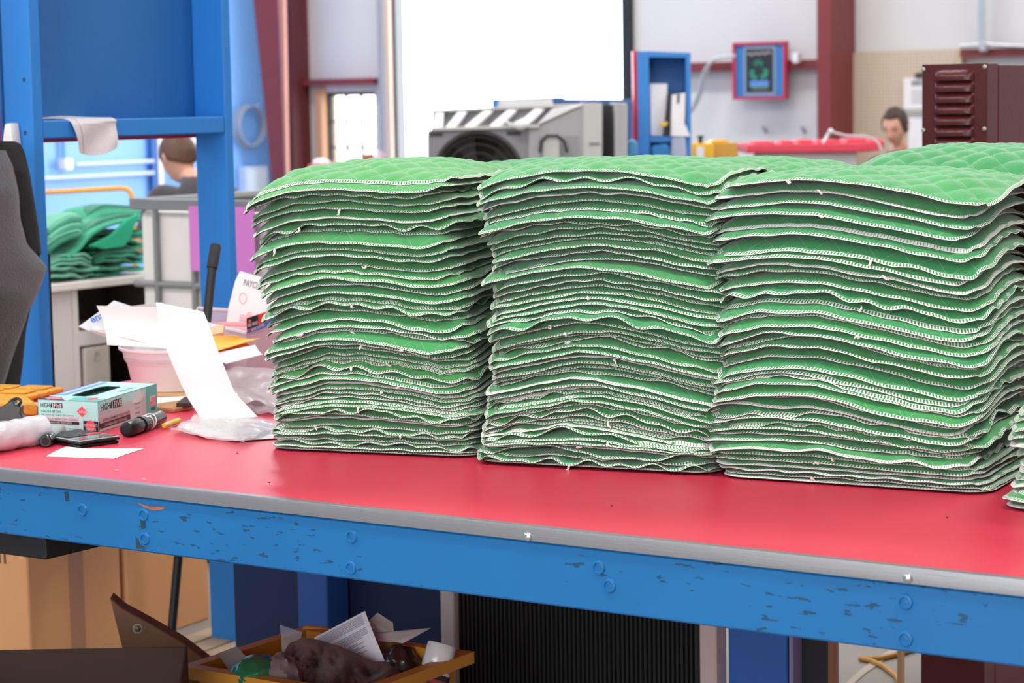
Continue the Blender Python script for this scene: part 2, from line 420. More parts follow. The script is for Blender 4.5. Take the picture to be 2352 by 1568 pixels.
for i, (xa, xb) in enumerate(((668, 676), (680, 686))):
    p = P((xa+xb)/2, 200, Y=WY-.06); r = (xb-xa)/2/F_PX*18
    t = solo('conduit', MB().tube([(p[0], p[1], 0), (p[0], p[1], 4.9)], r, 10), mat('white_conduit', '#c9ccd6', .4), ('wide' if i == 0 else 'thin')+' grey conduit running up beside the red corner column', 'conduit')

# ================================================================= workbench
TZ = .9; TX0, TX1, TY0, TY1 = -4.06, .35, 3.065, 4.66
m_red = mat('red_laminate', '#df3a54', .34, spec=.5, var=.04, vs=3, bump=.03, bs=120)
m_alu = mat('brushed_aluminium', '#adadb1', .36, metal=.85, var=.08, vs=4, bump=.1, bs=40, stretch=(.3, 1, 14))
def apron_mat():
    m = bpy.data.materials.new('chipped_blue_paint'); m.use_nodes = True; nt = m.node_tree; b = nt.nodes['Principled BSDF']
    b.inputs['Roughness'].default_value = .4
    tc = nt.nodes.new('ShaderNodeTexCoord')
    def nz(scale, det, st):
        mp = nt.nodes.new('ShaderNodeMapping'); mp.inputs['Scale'].default_value = st; nt.links.new(tc.outputs['Object'], mp.inputs['Vector'])
        n = nt.nodes.new('ShaderNodeTexNoise'); n.inputs['Scale'].default_value = scale; n.inputs['Detail'].default_value = det
        nt.links.new(mp.outputs['Vector'], n.inputs['Vector']); return n.outputs['Fac']
    base = mixcol(nt, nz(4, 5, (1, 1, 1)), lin('#0f66a4'), lin('#1674b4'))
    zone = math_node(nt, 'GREATER_THAN', nz(3.2, 2, (1, 1, 2.2)), .49)
    sc = math_node(nt, 'GREATER_THAN', nz(64, 3, (.42, 1, 1.6)), .625)
    base = mixcol(nt, math_node(nt, 'MULTIPLY', math_node(nt, 'MULTIPLY', zone, sc), .8), base, lin('#163f54'))
    nt.links.new(base, b.inputs['Base Color'])
    bp = nt.nodes.new('ShaderNodeBump'); bp.inputs['Strength'].default_value = .25; bp.inputs['Distance'].default_value = .004
    nt.links.new(math_node(nt, 'ADD', nz(22, 4, (.35, 1, 1)), math_node(nt, 'MULTIPLY', sc, -.4)), bp.inputs['Height']); nt.links.new(bp.outputs['Normal'], b.inputs['Normal'])
    return m
m_apron = apron_mat()
bench = thing('workbench', 'long workbench with red laminate top, aluminium edge and chipped blue apron', 'workbench', ((TX0+TX1)/2, (TY0+TY1)/2, 0))
part('tabletop', MB().box(TX0, TX1, TY0+.006, TY1, TZ-.03, TZ), m_red, bench, 'red laminate top')
zal = P(1176, 1236, Y=TY0)[2]; zap = P(1176, 1379, Y=TY0)[2]
prof = [(0, zal), (-.004, zal), (-.005, TZ-.004), (-.003, TZ+.002), (.012, TZ+.0022), (.012, TZ), (0, TZ-.004)]
e = MB(); fe = Fr((TX0, TY0, 0), (0, 1, 0), (0, 0, 1), (1, 0, 0)); e.prism([(a, b) for a, b in prof], 0, TX1-TX0, fe)
part('edge_strip', e, m_alu, bench, 'brushed aluminium edging')
part('apron', MB().box(TX0, TX1, TY0+.001, TY0+.04, zap, zal-.002), m_apron, bench, 'chipped blue paint', bevel=.003)
part('back_apron', MB().box(TX0, TX1, TY1-.04, TY1-.002, zap, TZ-.031), m_apron, bench)
part('end_apron', MB().box(TX0, TX0+.04, TY0+.042, TY1-.042, zap+.01, TZ-.031), m_apron, bench)
def dome(p, r, h, n=14):
    f = Fr(p, (1, 0, 0), (0, 0, 1), (0, -1, 0))
    return MB().lathe([(r, 0), (r*.92, h*.45), (r*.6, h*.85), (.0001, h)], f, n)
for (x, y) in ((1212, 1232), (2085, 1327), (-60, 1094)):
    q = part('edge_screw', dome(P(x, y, Y=TY0-.005), .008, .005), mat('bright_screw', '#d5d4d6', .2, metal=.9), bench, 'shiny dome screw')
for (x, y) in ((1375, 1303), (2080, 1382), (2080, 1467), (806, 1304), (330, 1182), (333, 1237), (190, 1171), (1400, 1345), (808, 1232)):
    b0 = P(x, y, Y=TY0+.001); f = Fr(b0, (1, 0, 0), (0, 0, 1), (0, -1, 0))
    part('bolt_head', MB().lathe([(.0125, 0), (.011, .003), (.0085, .0035), (.0075, .001), (.004, .0008), (.0001, .002)], f, 16), m_apron, bench)
def flatpx(pts, Y, y_out, mt, name, parent, label=None):
    w = [P(x, y, Y=Y) for x, y in pts]
    f = Fr((0, Y, 0), (1, 0, 0), (0, 0, 1), (0, -1, 0))
    return part(name, MB().prism([(p[0], p[2]) for p in w], 0, y_out, f), mt, parent, label)
flatpx([(314, 1153), (330, 1158), (345, 1163), (362, 1163), (383, 1166), (372, 1170), (355, 1172), (335, 1166)], TY0+.001, .0012, mat('bare_wood_chip', '#a8694a', .7, var=.3, vs=90), 'paint_chip', bench, 'bare reddish wood where paint chipped off')
for pts in ([(312, 1232), (318, 1240), (322, 1250), (336, 1259), (313, 1259)], [(322, 1190), (332, 1186), (334, 1212), (326, 1215)], [(148, 1130), (156, 1128), (160, 1150), (152, 1152)]):
    flatpx(pts, TY0+.001, .0008, mat('dark_scuff', '#1f4150', .6), 'scuff', bench)
def leg(xl, xr, yref, Y, dy, mt, z0=0.0, z1=zap, lab=None):
    a, b = P(xl, yref, Y=Y)[0], P(xr, yref, Y=Y)[0]
    return part('leg', MB().box(a, b, Y, Y+dy, z0, z1), mt, bench, lab, bevel=.003)
m_blue_lo = mat('blue_leg_paint', '#2b5fae', .5, var=.1, vs=5)
leg(684, 752, 1400, 4.50, .09, m_blue_lo); leg(1672, 1808, 1500, 4.46, .05, m_blue_lo)
leg(1811, 1820, 1500, 4.45, .05, mat('pinkish_paint', '#8a7fa8', .6), lab='pale edge of the wide leg')
leg(1011, 1042, 1410, 4.44, .05, mat('white_leg_paint', '#d2cdc8', .6, var=.1), lab='white painted post'); leg(1606, 1645, 1500, 4.40, .05, mat('pink_leg_paint', '#c9b3b0', .6), lab='pinkish white post')
part('back_panel', MB().box(P(556, 1400, Y=4.63)[0], P(1030, 1400, Y=4.63)[0]+.06, 4.60, 4.63, .04, zap), mat('navy_panel', '#142c58', .6), bench, 'dark blue back board')
a, b = P(1046, 1450, Y=4.47)[0], P(1606, 1500, Y=4.47)[0]
cor = MB(); n = 56
f = lambda u, v: (a+(b-a)*u, 4.47+.012*math.sin(u*n*2*PI), .02+(zap-.02)*v)
cor.sheet(f, n*6, 1, .004)
part('corrugated_panel', cor, mat('black_plastic', '#1b1b1c', .6), bench, 'black ribbed plastic sheet')
tr = MB().box(P(-60, 1250, Y=3.2)[0], P(171, 1250, Y=3.2)[0], 3.12, 3.5, P(100, 1276, Y=3.15)[2], zap-.001)
part('drawer', tr, mat('black_drawer', '#161618', .6), bench, 'shallow black drawer under the left end', bevel=.004)

# ================================================================= the mats
GREEN = '#4ba25d'
m_fab = fabric_mat('green_quilt_cloth', GREEN)
m_fab2 = fabric_mat('green_quilt_cloth_cool', '#479d60')
m_fab3 = fabric_mat('green_quilt_cloth_warm', '#54a65c')
m_back = mat('mat_backing_shaded', '#54463c', .9, var=.12, vs=20)  # brown backing cloth, darkened further to paint in the crevice shade
STITCH = {k: stitch_mat('stitch_'+k, k, GREEN) for k in ('zigzag', 'ladder', 'dense')}
m_thread = mat('white_thread', '#f2efe8', .85)
def np_mesh(name, V, Q, UV=None, mats=(), midx=None):
    me = bpy.data.meshes.new(name); n = len(Q)
    me.vertices.add(len(V)); me.vertices.foreach_set('co', np.asarray(V, np.float32).ravel())
    me.loops.add(n*4); me.loops.foreach_set('vertex_index', np.asarray(Q, np.int32).ravel())
    me.polygons.add(n); me.polygons.foreach_set('loop_start', np.arange(0, 4*n, 4, dtype=np.int32))
    for m in mats: me.materials.append(m)
    if midx is not None: me.polygons.foreach_set('material_index', np.asarray(midx, np.int32))
    if UV is not None:
        l = me.uv_layers.new(name='uv'); l.data.foreach_set('uv', np.asarray(UV, np.float32)[np.asarray(Q).ravel()].ravel())
    me.update(calc_edges=True); me.validate()
    me.polygons.foreach_set('use_smooth', np.ones(n, bool))
    return me
NT = 260
def perim_t(X, Y):
    """position round the outline, 0..1, front side first (from the front left corner)"""
    m = np.maximum(np.maximum(np.abs(X), np.abs(Y)), 1e-6); x, y = X/m, Y/m
    t = np.where(y <= -.9999, (x+1)/2, np.where(x >= .9999, 1+(y+1)/2, np.where(y >= .9999, 2+(1-x)/2, 3+(1-y)/2)))
    return (t/4) % 1.0
RC = .05
def round_corner(x, y, d, Wd, Dp):
    r = np.maximum(RC-d, .004)
    hx, hy = Wd/2-d, Dp/2-d; X, Y = x-Wd/2, y-Dp/2
    cx, cy = hx-r, hy-r; ax, ay = np.abs(X)-cx, np.abs(Y)-cy
    c = (ax > 0) & (ay > 0); L = np.maximum(np.hypot(ax, ay), 1e-9)
    nx = np.where(c, np.sign(X)*(cx+ax/L*r), X); ny = np.where(c, np.sign(Y)*(cy+ay/L*r), Y)
    return nx+Wd/2, ny+Dp/2
def smooth(a, b, x): t = np.clip((x-a)/(b-a), 0, 1); return t*t*(3-2*t)

def build_stack(S):
    rng = np.random.default_rng(S['seed']); rnd = random.Random(S['seed'])
    fr = FZ(S['o'], S['ang']); Wd, Dp = S['W'], S['D']; N = len(S['z']); hidden = S.get('hidden', 0)
    z = np.sort(np.array(S['z'])); z = z-z[0]+.0045
    zc = np.array([z[max(0, i-4):i+5].mean()+(i-(max(0, i-4)+min(N-1, i+4))/2)*(z[-1]-z[0])/max(N-1, 1) for i in range(N)])
    zc = np.maximum.accumulate(zc)
    ft, fm = np.array(S['Ft']).T, np.array(S['Fm']).T
    prev = np.full(NT, -1.0); tt = np.arange(NT)/NT
    dxl = np.array(S['dx']).T; wavy = S.get('wavy', set())
    HG = 84; hx0, hx1, hy0, hy1 = -.09, Wd+.09, -.06, Dp+.06
    HX, HY = np.meshgrid(np.linspace(hx0, hx1, HG), np.linspace(hy0, hy1, HG), indexing='ij'); H = np.full((HG, HG), -1.0)
    def Hs(xr, yr):
        u = np.clip((xr-hx0)/(hx1-hx0)*(HG-1), 0, HG-1.001); v = np.clip((yr-hy0)/(hy1-hy0)*(HG-1), 0, HG-1.001)
        i, j = u.astype(int), v.astype(int); a, b = u-i, v-j
        q = np.stack([H[i, j], H[i+1, j], H[i, j+1], H[i+1, j+1]]); w_ = np.stack([(1-a)*(1-b), a*(1-b), (1-a)*b, a*b])
        ok = q > -.5; ws = (w_*ok).sum(0); return np.where(ws > .3, (q*w_*ok).sum(0)/np.maximum(ws, 1e-6), -1.0)
    out = []
    for k in range(N):
        L = k/(N-1); top = k == N-1; low = k < hidden
        g = float(smooth(0, S.get('g', .35), L)); lf = float(smooth(.45, 1.0, L))
        def Fs(s): return g*((1-lf)*np.interp(s, fm[0], fm[1])+lf*np.interp(s, ft[0], ft[1]))
        # edge flutter along the outline
        fl = np.zeros(NT)
        wv = (N-1-k) in wavy or rnd.random() < .1
        for _ in range(5):
            q = rng.integers(5, 34); fl += rng.normal()*math.sin(1)*np.sin(2*PI*(q*tt+rng.random()))*(1.0/(1+q/14))
        fl *= (.0062 if wv else .0018)
        if k == 0: fl = np.abs(fl)*.6*(0.35 if not wv else 1)
        dz = z[k]-zc[k]-float(Fs(S['scol']))*0
        front = np.exp(-(np.minimum(np.minimum(tt, 1-tt), np.abs(tt-.125)*0+np.where(tt < .25, 0, 1))*14)**2)
        e = dz*np.maximum(front, .45)+fl
        A = rng.uniform(*S.get('A', (.0004, .0030)))*(.3+.7*g if not top else .8); lam = rng.uniform(.009, .014); A2 = rng.uniform(.6, 1.0)*S.get('A2', .0072)*(.65+.35*g if not top else .8)
        ab = np.maximum(zc[k]+e, prev+.0030); prev = ab; e = ab-zc[k]
        dxk = float(np.interp(L, dxl[0], dxl[1]))+rng.normal()*.0065*(k > 0); dyk = rng.normal()*S.get('dys', .0085)*(0 if k == 0 else 1)+S.get('dy', 0)*L
        if top: dxk = float(dxl[1][-1]); dyk = .004
        rot = rng.normal()*.016*(k > 0)
        ca, sa = math.cos(rot), math.sin(rot)
        thi = S['th']*rng.uniform(.9, 1.1); thE = .0019
        puffh = (.0074 if top else .0038); ph = rng.uniform(0, 1, 2)
        dome_k = S['dome']*g
        def surf(x, y, d):
            X, Y = 2*x/Wd-1, 2*y/Dp-1
            t = perim_t(X, Y); v = y/Dp
            ee = np.interp(t*NT, np.arange(NT+1), np.append(e, e[0]))
            wv_ = np.exp(-(np.maximum(v, 0)/.26)**1.6)+.7*np.exp(-(np.maximum(1-v, 0)/.26)**1.6)
            h = zc[k]+Fs(x/Wd)*wv_+dome_k*(1-np.exp(-(d/.085)**1.4))+S.get('tilt', 0)*g*(x/Wd-.5)*(.3+.7*np.clip(v*1.6, 0, 1))+A*(1-np.exp(-d/lam))+A2*(1-np.exp(-np.maximum(d-.006, 0)/.013))+ee*np.exp(-d/.05)
            if top: h = h+.004*np.exp(-((d-.08)/.07)**2)*np.sin(x*31+ph[0]*9)*np.sin(y*23+ph[1]*7)
            if k < 3: h = np.maximum(h, .0045+.001*d/.05)
            th = thE+(thi-thE)*(1-np.exp(-d/.016))
            p = (x+y)/QC+ph[0]*0; q = (x-y)/QC
            pf = (np.abs(np.sin(PI*p))*np.abs(np.sin(PI*q)))**.42
            xx, yy = x-Wd/2, y-Dp/2; xr, yr = ca*xx-sa*yy+Wd/2+dxk, sa*xx+ca*yy+Dp/2+dyk
            h = h+np.maximum(0, Hs(xr, yr)+.0002-(h-th/2))
            return h, th, puffh*(.92+.18*np.sin(x*37+ph[0]*6)*np.sin(y*29+ph[1]*6))*pf*(1-np.exp(-d/.013))
        # ---- quilt
        ed = [0, .004, .009, .016, .026]
        if top: nu_, nv_ = 92, 80
        elif low: nu_, nv_ = 18, 0
        else: nu_, nv_ = int((Wd-.052)/.0095), 0
        us = np.unique(np.concatenate([ed, np.linspace(.036, Wd-.036, nu_), [Wd-q for q in ed]]))
        vs = np.concatenate([ed, np.linspace(.036, Dp-.036, nv_), [Dp-q for q in ed]]) if nv_ else np.array(ed+[.04, .058, .08, .11, .15, .2, .26, Dp-.1, Dp-.06]+[Dp-q for q in ed][::-1])
        if low: vs = np.array([0, .01, .03, .1, .2, Dp-.1, Dp-.03, Dp-.01, Dp])
        vs = np.unique(vs)
        gx, gy = np.meshgrid(us, vs, indexing='ij'); d = np.minimum(np.minimum(gx, Wd-gx), np.minimum(gy, Dp-gy))
        x, y = round_corner(gx, gy, d, Wd, Dp)
        h, th, pf = surf(gx, gy, d)
        def world(x, y, zz):
            xx, yy = x-Wd/2, y-Dp/2
            xr, yr = ca*xx-sa*yy+Wd/2+dxk, sa*xx+ca*yy+Dp/2+dyk
            return fr.o[None, :]+xr.reshape(-1, 1)*fr.ex+yr.reshape(-1, 1)*fr.ey+zz.reshape(-1, 1)*fr.ez
        Vt = world(x, y, h+th/2+pf); Vb = world(x, y, h-th/2)
        nu, nv = gx.shape; I = np.arange(nu*nv).reshape(nu, nv)
        q = np.stack([I[:-1, :-1], I[1:, :-1], I[1:, 1:], I[:-1, 1:]], -1).reshape(-1, 4); K = nu*nv
        qb = (q+K)[:, ::-1]
        rim = []
        per = list(I[:, 0])+list(I[-1, 1:])+list(I[-2::-1, -1])+list(I[0, -2:0:-1])
        per = np.array(per); nx = np.roll(per, -1)
        rim = np.stack([per+K, nx+K, nx, per], -1)
        Q = np.vstack([q, qb, rim]); uv = np.stack([gx.ravel(), gy.ravel()], -1); uv = np.vstack([uv, uv])
        mi = np.concatenate([np.zeros(len(q)), np.ones(len(qb)), np.zeros(len(rim))])
        base = fr(Wd/2, Dp/2, zc[k])
        me = np_mesh('quilt', np.vstack([Vt, Vb])-base, Q, uv, (rnd.choice(S['fab']), m_back), mi)
        root = bpy.data.objects.new('quilted_mat', None); COL.objects.link(root); root.location = tuple(base); root.empty_display_size = .05
        pos = N-k
        lab = ('topmost green quilted mat on '+S['desc']) if pos == 1 else 'lowest green quilted mat under '+S['desc'] if pos == N else '%s green quilted mat from the top of %s' % (ordinal(pos), S['desc'])
        tag(root, lab, 'mat', 'quilted mats in '+S['desc'])
        o = bpy.data.objects.new('quilt', me); COL.objects.link(o); o.parent = root
        # ---- overlocked edge: a flat sleeve over the rim
        st = .02 if low else .008
        per_len = 2*(Wd+Dp); n = int(per_len/st); s = np.arange(n)/n*per_len
        def on_rect(dd):
            w_, d_ = Wd-2*dd, Dp-2*dd
            sc = s/per_len*4; 
            side = np.floor(sc).astype(int) % 4; fq = sc-np.floor(sc)
            xx = np.select([side == 0, side == 1, side == 2, side == 3], [fq*w_, w_+0*fq, (1-fq)*w_, 0*fq])+dd
            yy = np.select([side == 0, side == 1, side == 2, side == 3], [0*fq, fq*d_, d_+0*fq, (1-fq)*d_])+dd
            return xx, yy
        rows = [(.0060, 1, .0005), (.0045, 1, .0009), (.0022, 1, .0009), (-.0005, .5, .0005), (-.0009, -.2, 0), (-.0003, -.8, .0003), (.003, -1, .0006), (.0060, -1, .0003)]
        if low: rows = [rows[0], rows[2], rows[4], rows[6], rows[7]]
        RV, RU = [], []
        for j, (dd, sd, off) in enumerate(rows):
            dc = max(dd, 0); xx, yy = on_rect(dc); h, th, pf = surf(xx, yy, np.full(n, dc))
            xr, yr = round_corner(xx, yy, np.full(n, dc), Wd, Dp)
            if dd < 0:
                x2, y2 = round_corner(*on_rect(.004), np.full(n, .004), Wd, Dp); nn = np.stack([xr-x2, yr-y2], -1); nn /= np.linalg.norm(nn, axis=1, keepdims=True)
                xr = xr-dd*nn[:, 0]; yr = yr-dd*nn[:, 1]
            zz = h+sd*(th/2+off)+(pf if sd > .9 else 0)
            RV.append(world(xr, yr, zz)); RU.append(np.stack([s, np.full(n, j/(len(rows)-1))], -1))
        RV = np.vstack(RV); RU = np.vstack(RU); m = len(rows); J = np.arange(m*n).reshape(m, n)
        J2 = np.roll(J, -1, axis=1)
        qq = np.stack([J[:-1], J[1:], J2[1:], J2[:-1]], -1).reshape(-1, 4)
        me = np_mesh('stitched_edge', RV-base, qq, RU, (STITCH[S['topsty'] if top and 'topsty' in S else rnd.choices(list(STITCH), S['sty'])[0]],))
        o = bpy.data.objects.new('stitched_edge', me); COL.objects.link(o); o.parent = root; o['label'] = 'white overlocked edge'
        # ---- a loose thread end here and there on the front edge
        if not low and (rng.random() < .34):
            sx = rng.uniform(.15, .75)*Wd; hh, th_, _ = surf(np.array([sx]), np.array([0.0]), np.array([0.0]))
            p0 = world(np.array([sx]), np.array([-.001]), hh)[0]
            pts = [p0]; dr = V3(rng.normal()*.4, -.5, -.6)
            for _ in range(4): dr = nrm(dr+V3(*rng.normal(size=3))*.7); pts.append(pts[-1]+dr*.004)
            o = part('loose_thread', MB().tube(pts, [.0022, .0026, .0022, .0018, .0008], 6), m_thread, root, 'loose white thread end')
        out.append(root)
        xi, yi = HX-Wd/2-dxk, HY-Dp/2-dyk; xm, ym = ca*xi+sa*yi+Wd/2, -sa*xi+ca*yi+Dp/2
        dm = np.minimum(np.minimum(xm, Wd-xm), np.minimum(ym, Dp-ym)); ins = dm > 0
        h, th, pf = surf(xm, ym, np.maximum(dm, 0)); H = np.where(ins, np.maximum(H, h+th/2+pf*.8), H)
    return out
def heights(o, ang, px, ys):
    f = FZ(o, ang); r = []
    for y in ys:
        d = ray(px, y); t = ((f.o-CAM)@f.ey)/(d@f.ey); r.append((CAM+t*d)[2]-TZ)
    return r
Y1 = [427,439,452,468,484,506,520,538,561,578,591,613,629,645,659,678,695,703,717,738,753,769,783,793,803,818,829,839,848,862,873,884,895,906,915,927,934,945,957,964,982,992,1000,1015,1021,1031,1039]
Y2 = [399,417,437,450,470,489,505,516,530,544,556,571,586,602,622,635,651,665,680,693,706,720,734,750,767,776,784,801,816,825,841,852,860,878,892,901,909,917,928,939,949,964,975,983,990,1002,1016,1024,1033,1044,1057,1068,1078]
Y3 = [420,448,474,498,530,545,584,597,617,630,656,679,705,723,736,754,776,787,801,825,852,866,878,886,911,919,937,955,967,983,993,1004,1020,1039,1053,1067,1080,1091,1101,1110]
o1, o2, o3, o4 = P(612, 1033, Z=TZ), P(1088, 1063, Z=TZ), P(1645, 1097, Z=TZ), P(2296, 1170, Z=TZ)
STK = [
 dict(seed=11, desc='the left front stack', o=o1, ang=13, W=.455, D=.43, z=heights(o1, 13, 805, Y1), scol=.43, th=.0044, dome=.034, tilt=.022, fab=[m_fab, m_fab, m_fab3], sty=[5, 4, 1], topsty='ladder', wavy={6, 17, 37, 41, 44},
   Ft=[(0,-.036),(.1,-.02),(.25,-.002),(.4,.002),(.55,0),(.75,-.008),(.9,-.006),(1,.006)], Fm=[(0,-.035),(.12,-.022),(.3,0),(.5,0),(.7,-.012),(.85,-.026),(1,-.02)],
   dx=[(0,0),(.2,.003),(.4,0),(.55,-.003),(.66,-.012),(.79,-.033),(1,-.041)]),
 dict(seed=23, desc='the middle front stack', o=o2, ang=10, W=.492, D=.43, z=heights(o2, 10, 1332, Y2), scol=.47, th=.0042, dome=.014, fab=[m_fab, m_fab2], sty=[6, 2, 1], topsty='zigzag', wavy={1, 7, 21, 26, 32, 35, 40, 43, 49}, g=.25,
   Ft=[(0,-.038),(.15,-.02),(.3,-.006),(.5,0),(.7,-.006),(.85,-.02),(1,-.03)], Fm=[(0,-.042),(.2,-.02),(.4,0),(.5,0),(.7,-.015),(.85,-.032),(1,-.042)],
   dx=[(0,0),(.15,.005),(.3,.010),(.4,.018),(.52,.026),(.62,.028),(.78,.028),(.86,.012),(.93,.009),(1,0)]),
 dict(seed=37, desc='the right front stack', o=o3, ang=6.2, W=.513, D=.43, z=heights(o3, 6.2, 1877, Y3), scol=.42, th=.0064, dome=.019, fab=[m_fab2, m_fab], sty=[1, 7, 1], topsty='ladder', wavy={16, 18, 22, 27}, A=(.001, .0042), A2=.0092, g=.45,
   Ft=[(0,-.012),(.1,-.006),(.3,.003),(.45,0),(.7,-.02),(.85,-.036),(.95,-.042),(1,-.035)], Fm=[(0,-.028),(.2,-.002),(.4,0),(.6,-.02),(.8,-.038),(.92,-.046),(1,-.038)],
   dx=[(0,0),(.16,-.024),(.25,-.018),(.37,-.02),(.45,-.012),(.52,-.004),(.7,-.004),(.8,-.012),(.93,-.02),(.97,-.02),(1,.004)]),
 dict(seed=41, desc='the low stack at the right frame edge', o=o4, ang=4, W=.5, D=.43, z=list(np.linspace(.005, .205, 14)), scol=.4, th=.0086, dome=.03, fab=[m_fab2, m_fab], sty=[2, 5, 2], A=(.001, .0042), A2=.0092,
   Ft=[(0,-.03),(.2,-.005),(.5,0),(.8,-.01),(1,-.02)], Fm=[(0,-.02),(.3,0),(.7,0),(1,-.02)], dx=[(0,0),(.25,.015),(.5,.02),(.75,.005),(1,.03)]),
]
# the row behind: only the tops show over the front row
def back_stack(seed, desc, px, Yb, W, n, top, ang, Ft, dome):
    o = P(px, 900, Y=Yb); o[2] = TZ
    return dict(seed=seed, desc=desc, o=o, ang=ang, W=W, D=.42, z=list(np.linspace(.005, top, n)), scol=.5, th=.0074, dome=dome, fab=[m_fab2, m_fab], sty=[3, 3, 2], Ft=Ft, Fm=[(0,-.03),(.3,0),(.7,0),(1,-.03)], dx=[(0,0),(1,0)], hidden=n-5)
STK += [
 back_stack(53, 'the stack behind the left and middle ones', 985, 4.13, .50, 44, .53, 8, [(0,-.03),(.15,-.012),(.35,0),(.7,-.005),(1,-.02)], .025),
 back_stack(59, 'the stack behind the middle and right ones', 1440, 4.17, .41, 44, .53, 6, [(0,-.02),(.2,0),(.5,-.006),(.8,0),(1,-.01)], .025),
 back_stack(61, 'the tall stack behind the right one', 1890, 4.125, .52, 45, .54, 5, [(0,-.03),(.3,-.004),(.6,0),(.8,-.01),(1,-.03)], .045),
]
for S in STK: build_stack(S)
# ================================================================= blue upright frame at the end of the bench
EYH = nrm((-_sy, _cy, 0)); EXH = V3(_cy, _sy, 0)
def pxp(mb, pts, d, th):
    """a solid whose near face has its corners at these photo points at depth d, th metres deep"""
    w = [P(x, y, d=d) for x, y in pts]; n = len(w)
    vs = w+[p+EYH*th for p in w]
    return mb.add(vs, [tuple(range(n)), tuple(range(n, 2*n))[::-1]]+[(i, n+i, n+(i+1) % n, (i+1) % n) for i in range(n)])
def rect(x0, y0, x1, y1): return [(x0, y0), (x1, y0), (x1, y1), (x0, y1)]
def lab3(p): return p
fx = -4.32
shelf = thing('upright_shelf_frame', 'tall blue timber frame with back board standing at the left end of the bench', 'shelf frame', (fx-.07, 4.58, 0))
for (ya, yb, z0p) in ((4.193, 4.232, .621), (4.946, 4.980, 0), (3.50, 3.54, 0)):
    part('post', MB().box(fx-(.103 if ya < 4.5 else .117), fx, ya, yb, z0p, 2.75 if ya > 4 else .70), m_blue, shelf, bevel=.003)
part('lower_rail', MB().box(fx-.1, fx-.02, 3.541, 4.945, .53, .62), m_blue, shelf, bevel=.003)
zb1 = P(300, 272, X=fx)[2]; zb0 = P(300, 312, X=fx)[2]
part('cross_bar', MB().box(fx-.045, fx-.001, 4.232, 4.944, zb0, zb1), m_blue, shelf, bevel=.003)
part('back_board', MB().box(fx-.126, fx-.118, 4.2, 4.985, 1.517, 2.75), m_blue_dk, shelf, 'dark blue back board')
part('backing_sheet', MB().box(fx-.134, fx-.1265, 4.13, 4.99, 1.509, 2.75), mat('red_backing', '#d8203c', .4), shelf, 'red laminate sheet on the back')
part('rear_shelf', MB().box(fx-.112, fx-.046, 4.232, 4.944, zb1-.04, zb1-.012), m_blue, shelf)
for (x, y) in ((55, 183), (58, 305), (23, 300)):
    p = P(x, y, Y=4.193); f = Fr(p, (1, 0, 0), (0, 0, 1), (0, -1, 0))
    part('screw_hole', MB().lathe([(.006, 0), (.004, .0008), (.0001, .0004)], f, 10), mat('screw_dark', '#1d3f6e', .5), shelf)
# white hook on the left post
hk = MB(); pts = [(27, 284), (40, 282), (46, 330), (44, 346), (24, 340), (22, 320)]
w_ = [P(x, y, Y=4.185) for x, y in pts]; f = Fr((0, 4.19, 0), (1, 0, 0), (0, 0, 1), (0, -1, 0))
hk.prism([(p[0], p[2]) for p in w_], 0, .03, f)
solo('coat_hook', hk, mat('white_hook', '#e9e6e4', .5), 'white wedge hook on the blue post holding the jacket', 'hook', bevel=.004, seg=2)
# cloth over the cross bar
def cloth(u, v):
    y = 4.325+.172*u
    s = v*.30
    if s < .10: x, z = fx-.12+s, zb1+.003+.006*math.sin(u*3)*(1-s/.1)
    elif s < .15:
        q = (s-.10)/.05; x, z = fx-.02+.026*math.sin(q*PI/2), zb1+.003-.014*(1-math.cos(q*PI/2))
    else:
        q = (s-.15)/.15; x, z = fx+.006+.005*math.sin(q*4+u*5), zb1-.011-q*(.075+.02*math.sin(u*2.6+.3))*(.95-.12*u)
    y += .012*(v-.5)*(1-2*u)+(.022*(v-.4)*2*(1-u) if v > .4 else 0)
    return (x, y, z)
ct = thing('cloth_scrap', 'off-white cloth scrap draped over the blue cross bar', 'cloth', (fx, 4.41, zb1))
part('cloth', MB().sheet(cloth, 14, 26, .0022), mat('offwhite_cloth', '#d9d3d6', .85, var=.05, vs=30, bump=.2, bs=300), ct)
part('hem_stitch', MB().tube([np.array(cloth(.13, v))+V3(.0018, 0, .0008) for v in np.linspace(.35, .98, 16)], .0007, 5), mat('tan_stitch', '#c9a58e', .8), ct, 'tan stitched line')

# ---- jacket on the hook
JX = -4.20
def rows_loft(rows, X, depth, n=28, wob=.012, seed=0):
    """cloth body hanging in front of plane X: rows (y, xl, xr) in the photo"""
    mb = MB(); vs, fs = [], []
    ys = np.linspace(rows[0][0], rows[-1][0], 46); A = np.array(rows, float)
    for y in ys:
        xl, xr = np.interp(y, A[:, 0], A[:, 1]), np.interp(y, A[:, 0], A[:, 2])
        a, b = P(xl, y, X=X), P(xr, y, X=X); c = (a+b)/2; hw = np.linalg.norm(b-a)/2; ax = (b-a)/(2*hw)
        t = (y-ys[0])/(ys[-1]-ys[0]); dd = depth*(.35+.65*min(1, t*4))*(1 if t < .97 else .5)
        for k in range(n):
            q = 2*PI*k/n; r = 1+wob*8*mnoise.noise(Vector((math.cos(q)*2.2+seed, math.sin(q)*2.2, y*.006)))
            vs.append(c+ax*hw*math.cos(q)*(1 if math.cos(q) > .9 else min(1.0, r))+V3(1, -.35, 0)*dd*math.sin(q)*r)
    m = len(ys)
    for i in range(m-1):
        for k in range(n): fs.append((i*n+k, i*n+(k+1) % n, (i+1)*n+(k+1) % n, (i+1)*n+k))
    fs.append(tuple(range(n))); fs.append(tuple(range((m-1)*n, m*n)))
    return mb.add(vs, fs)
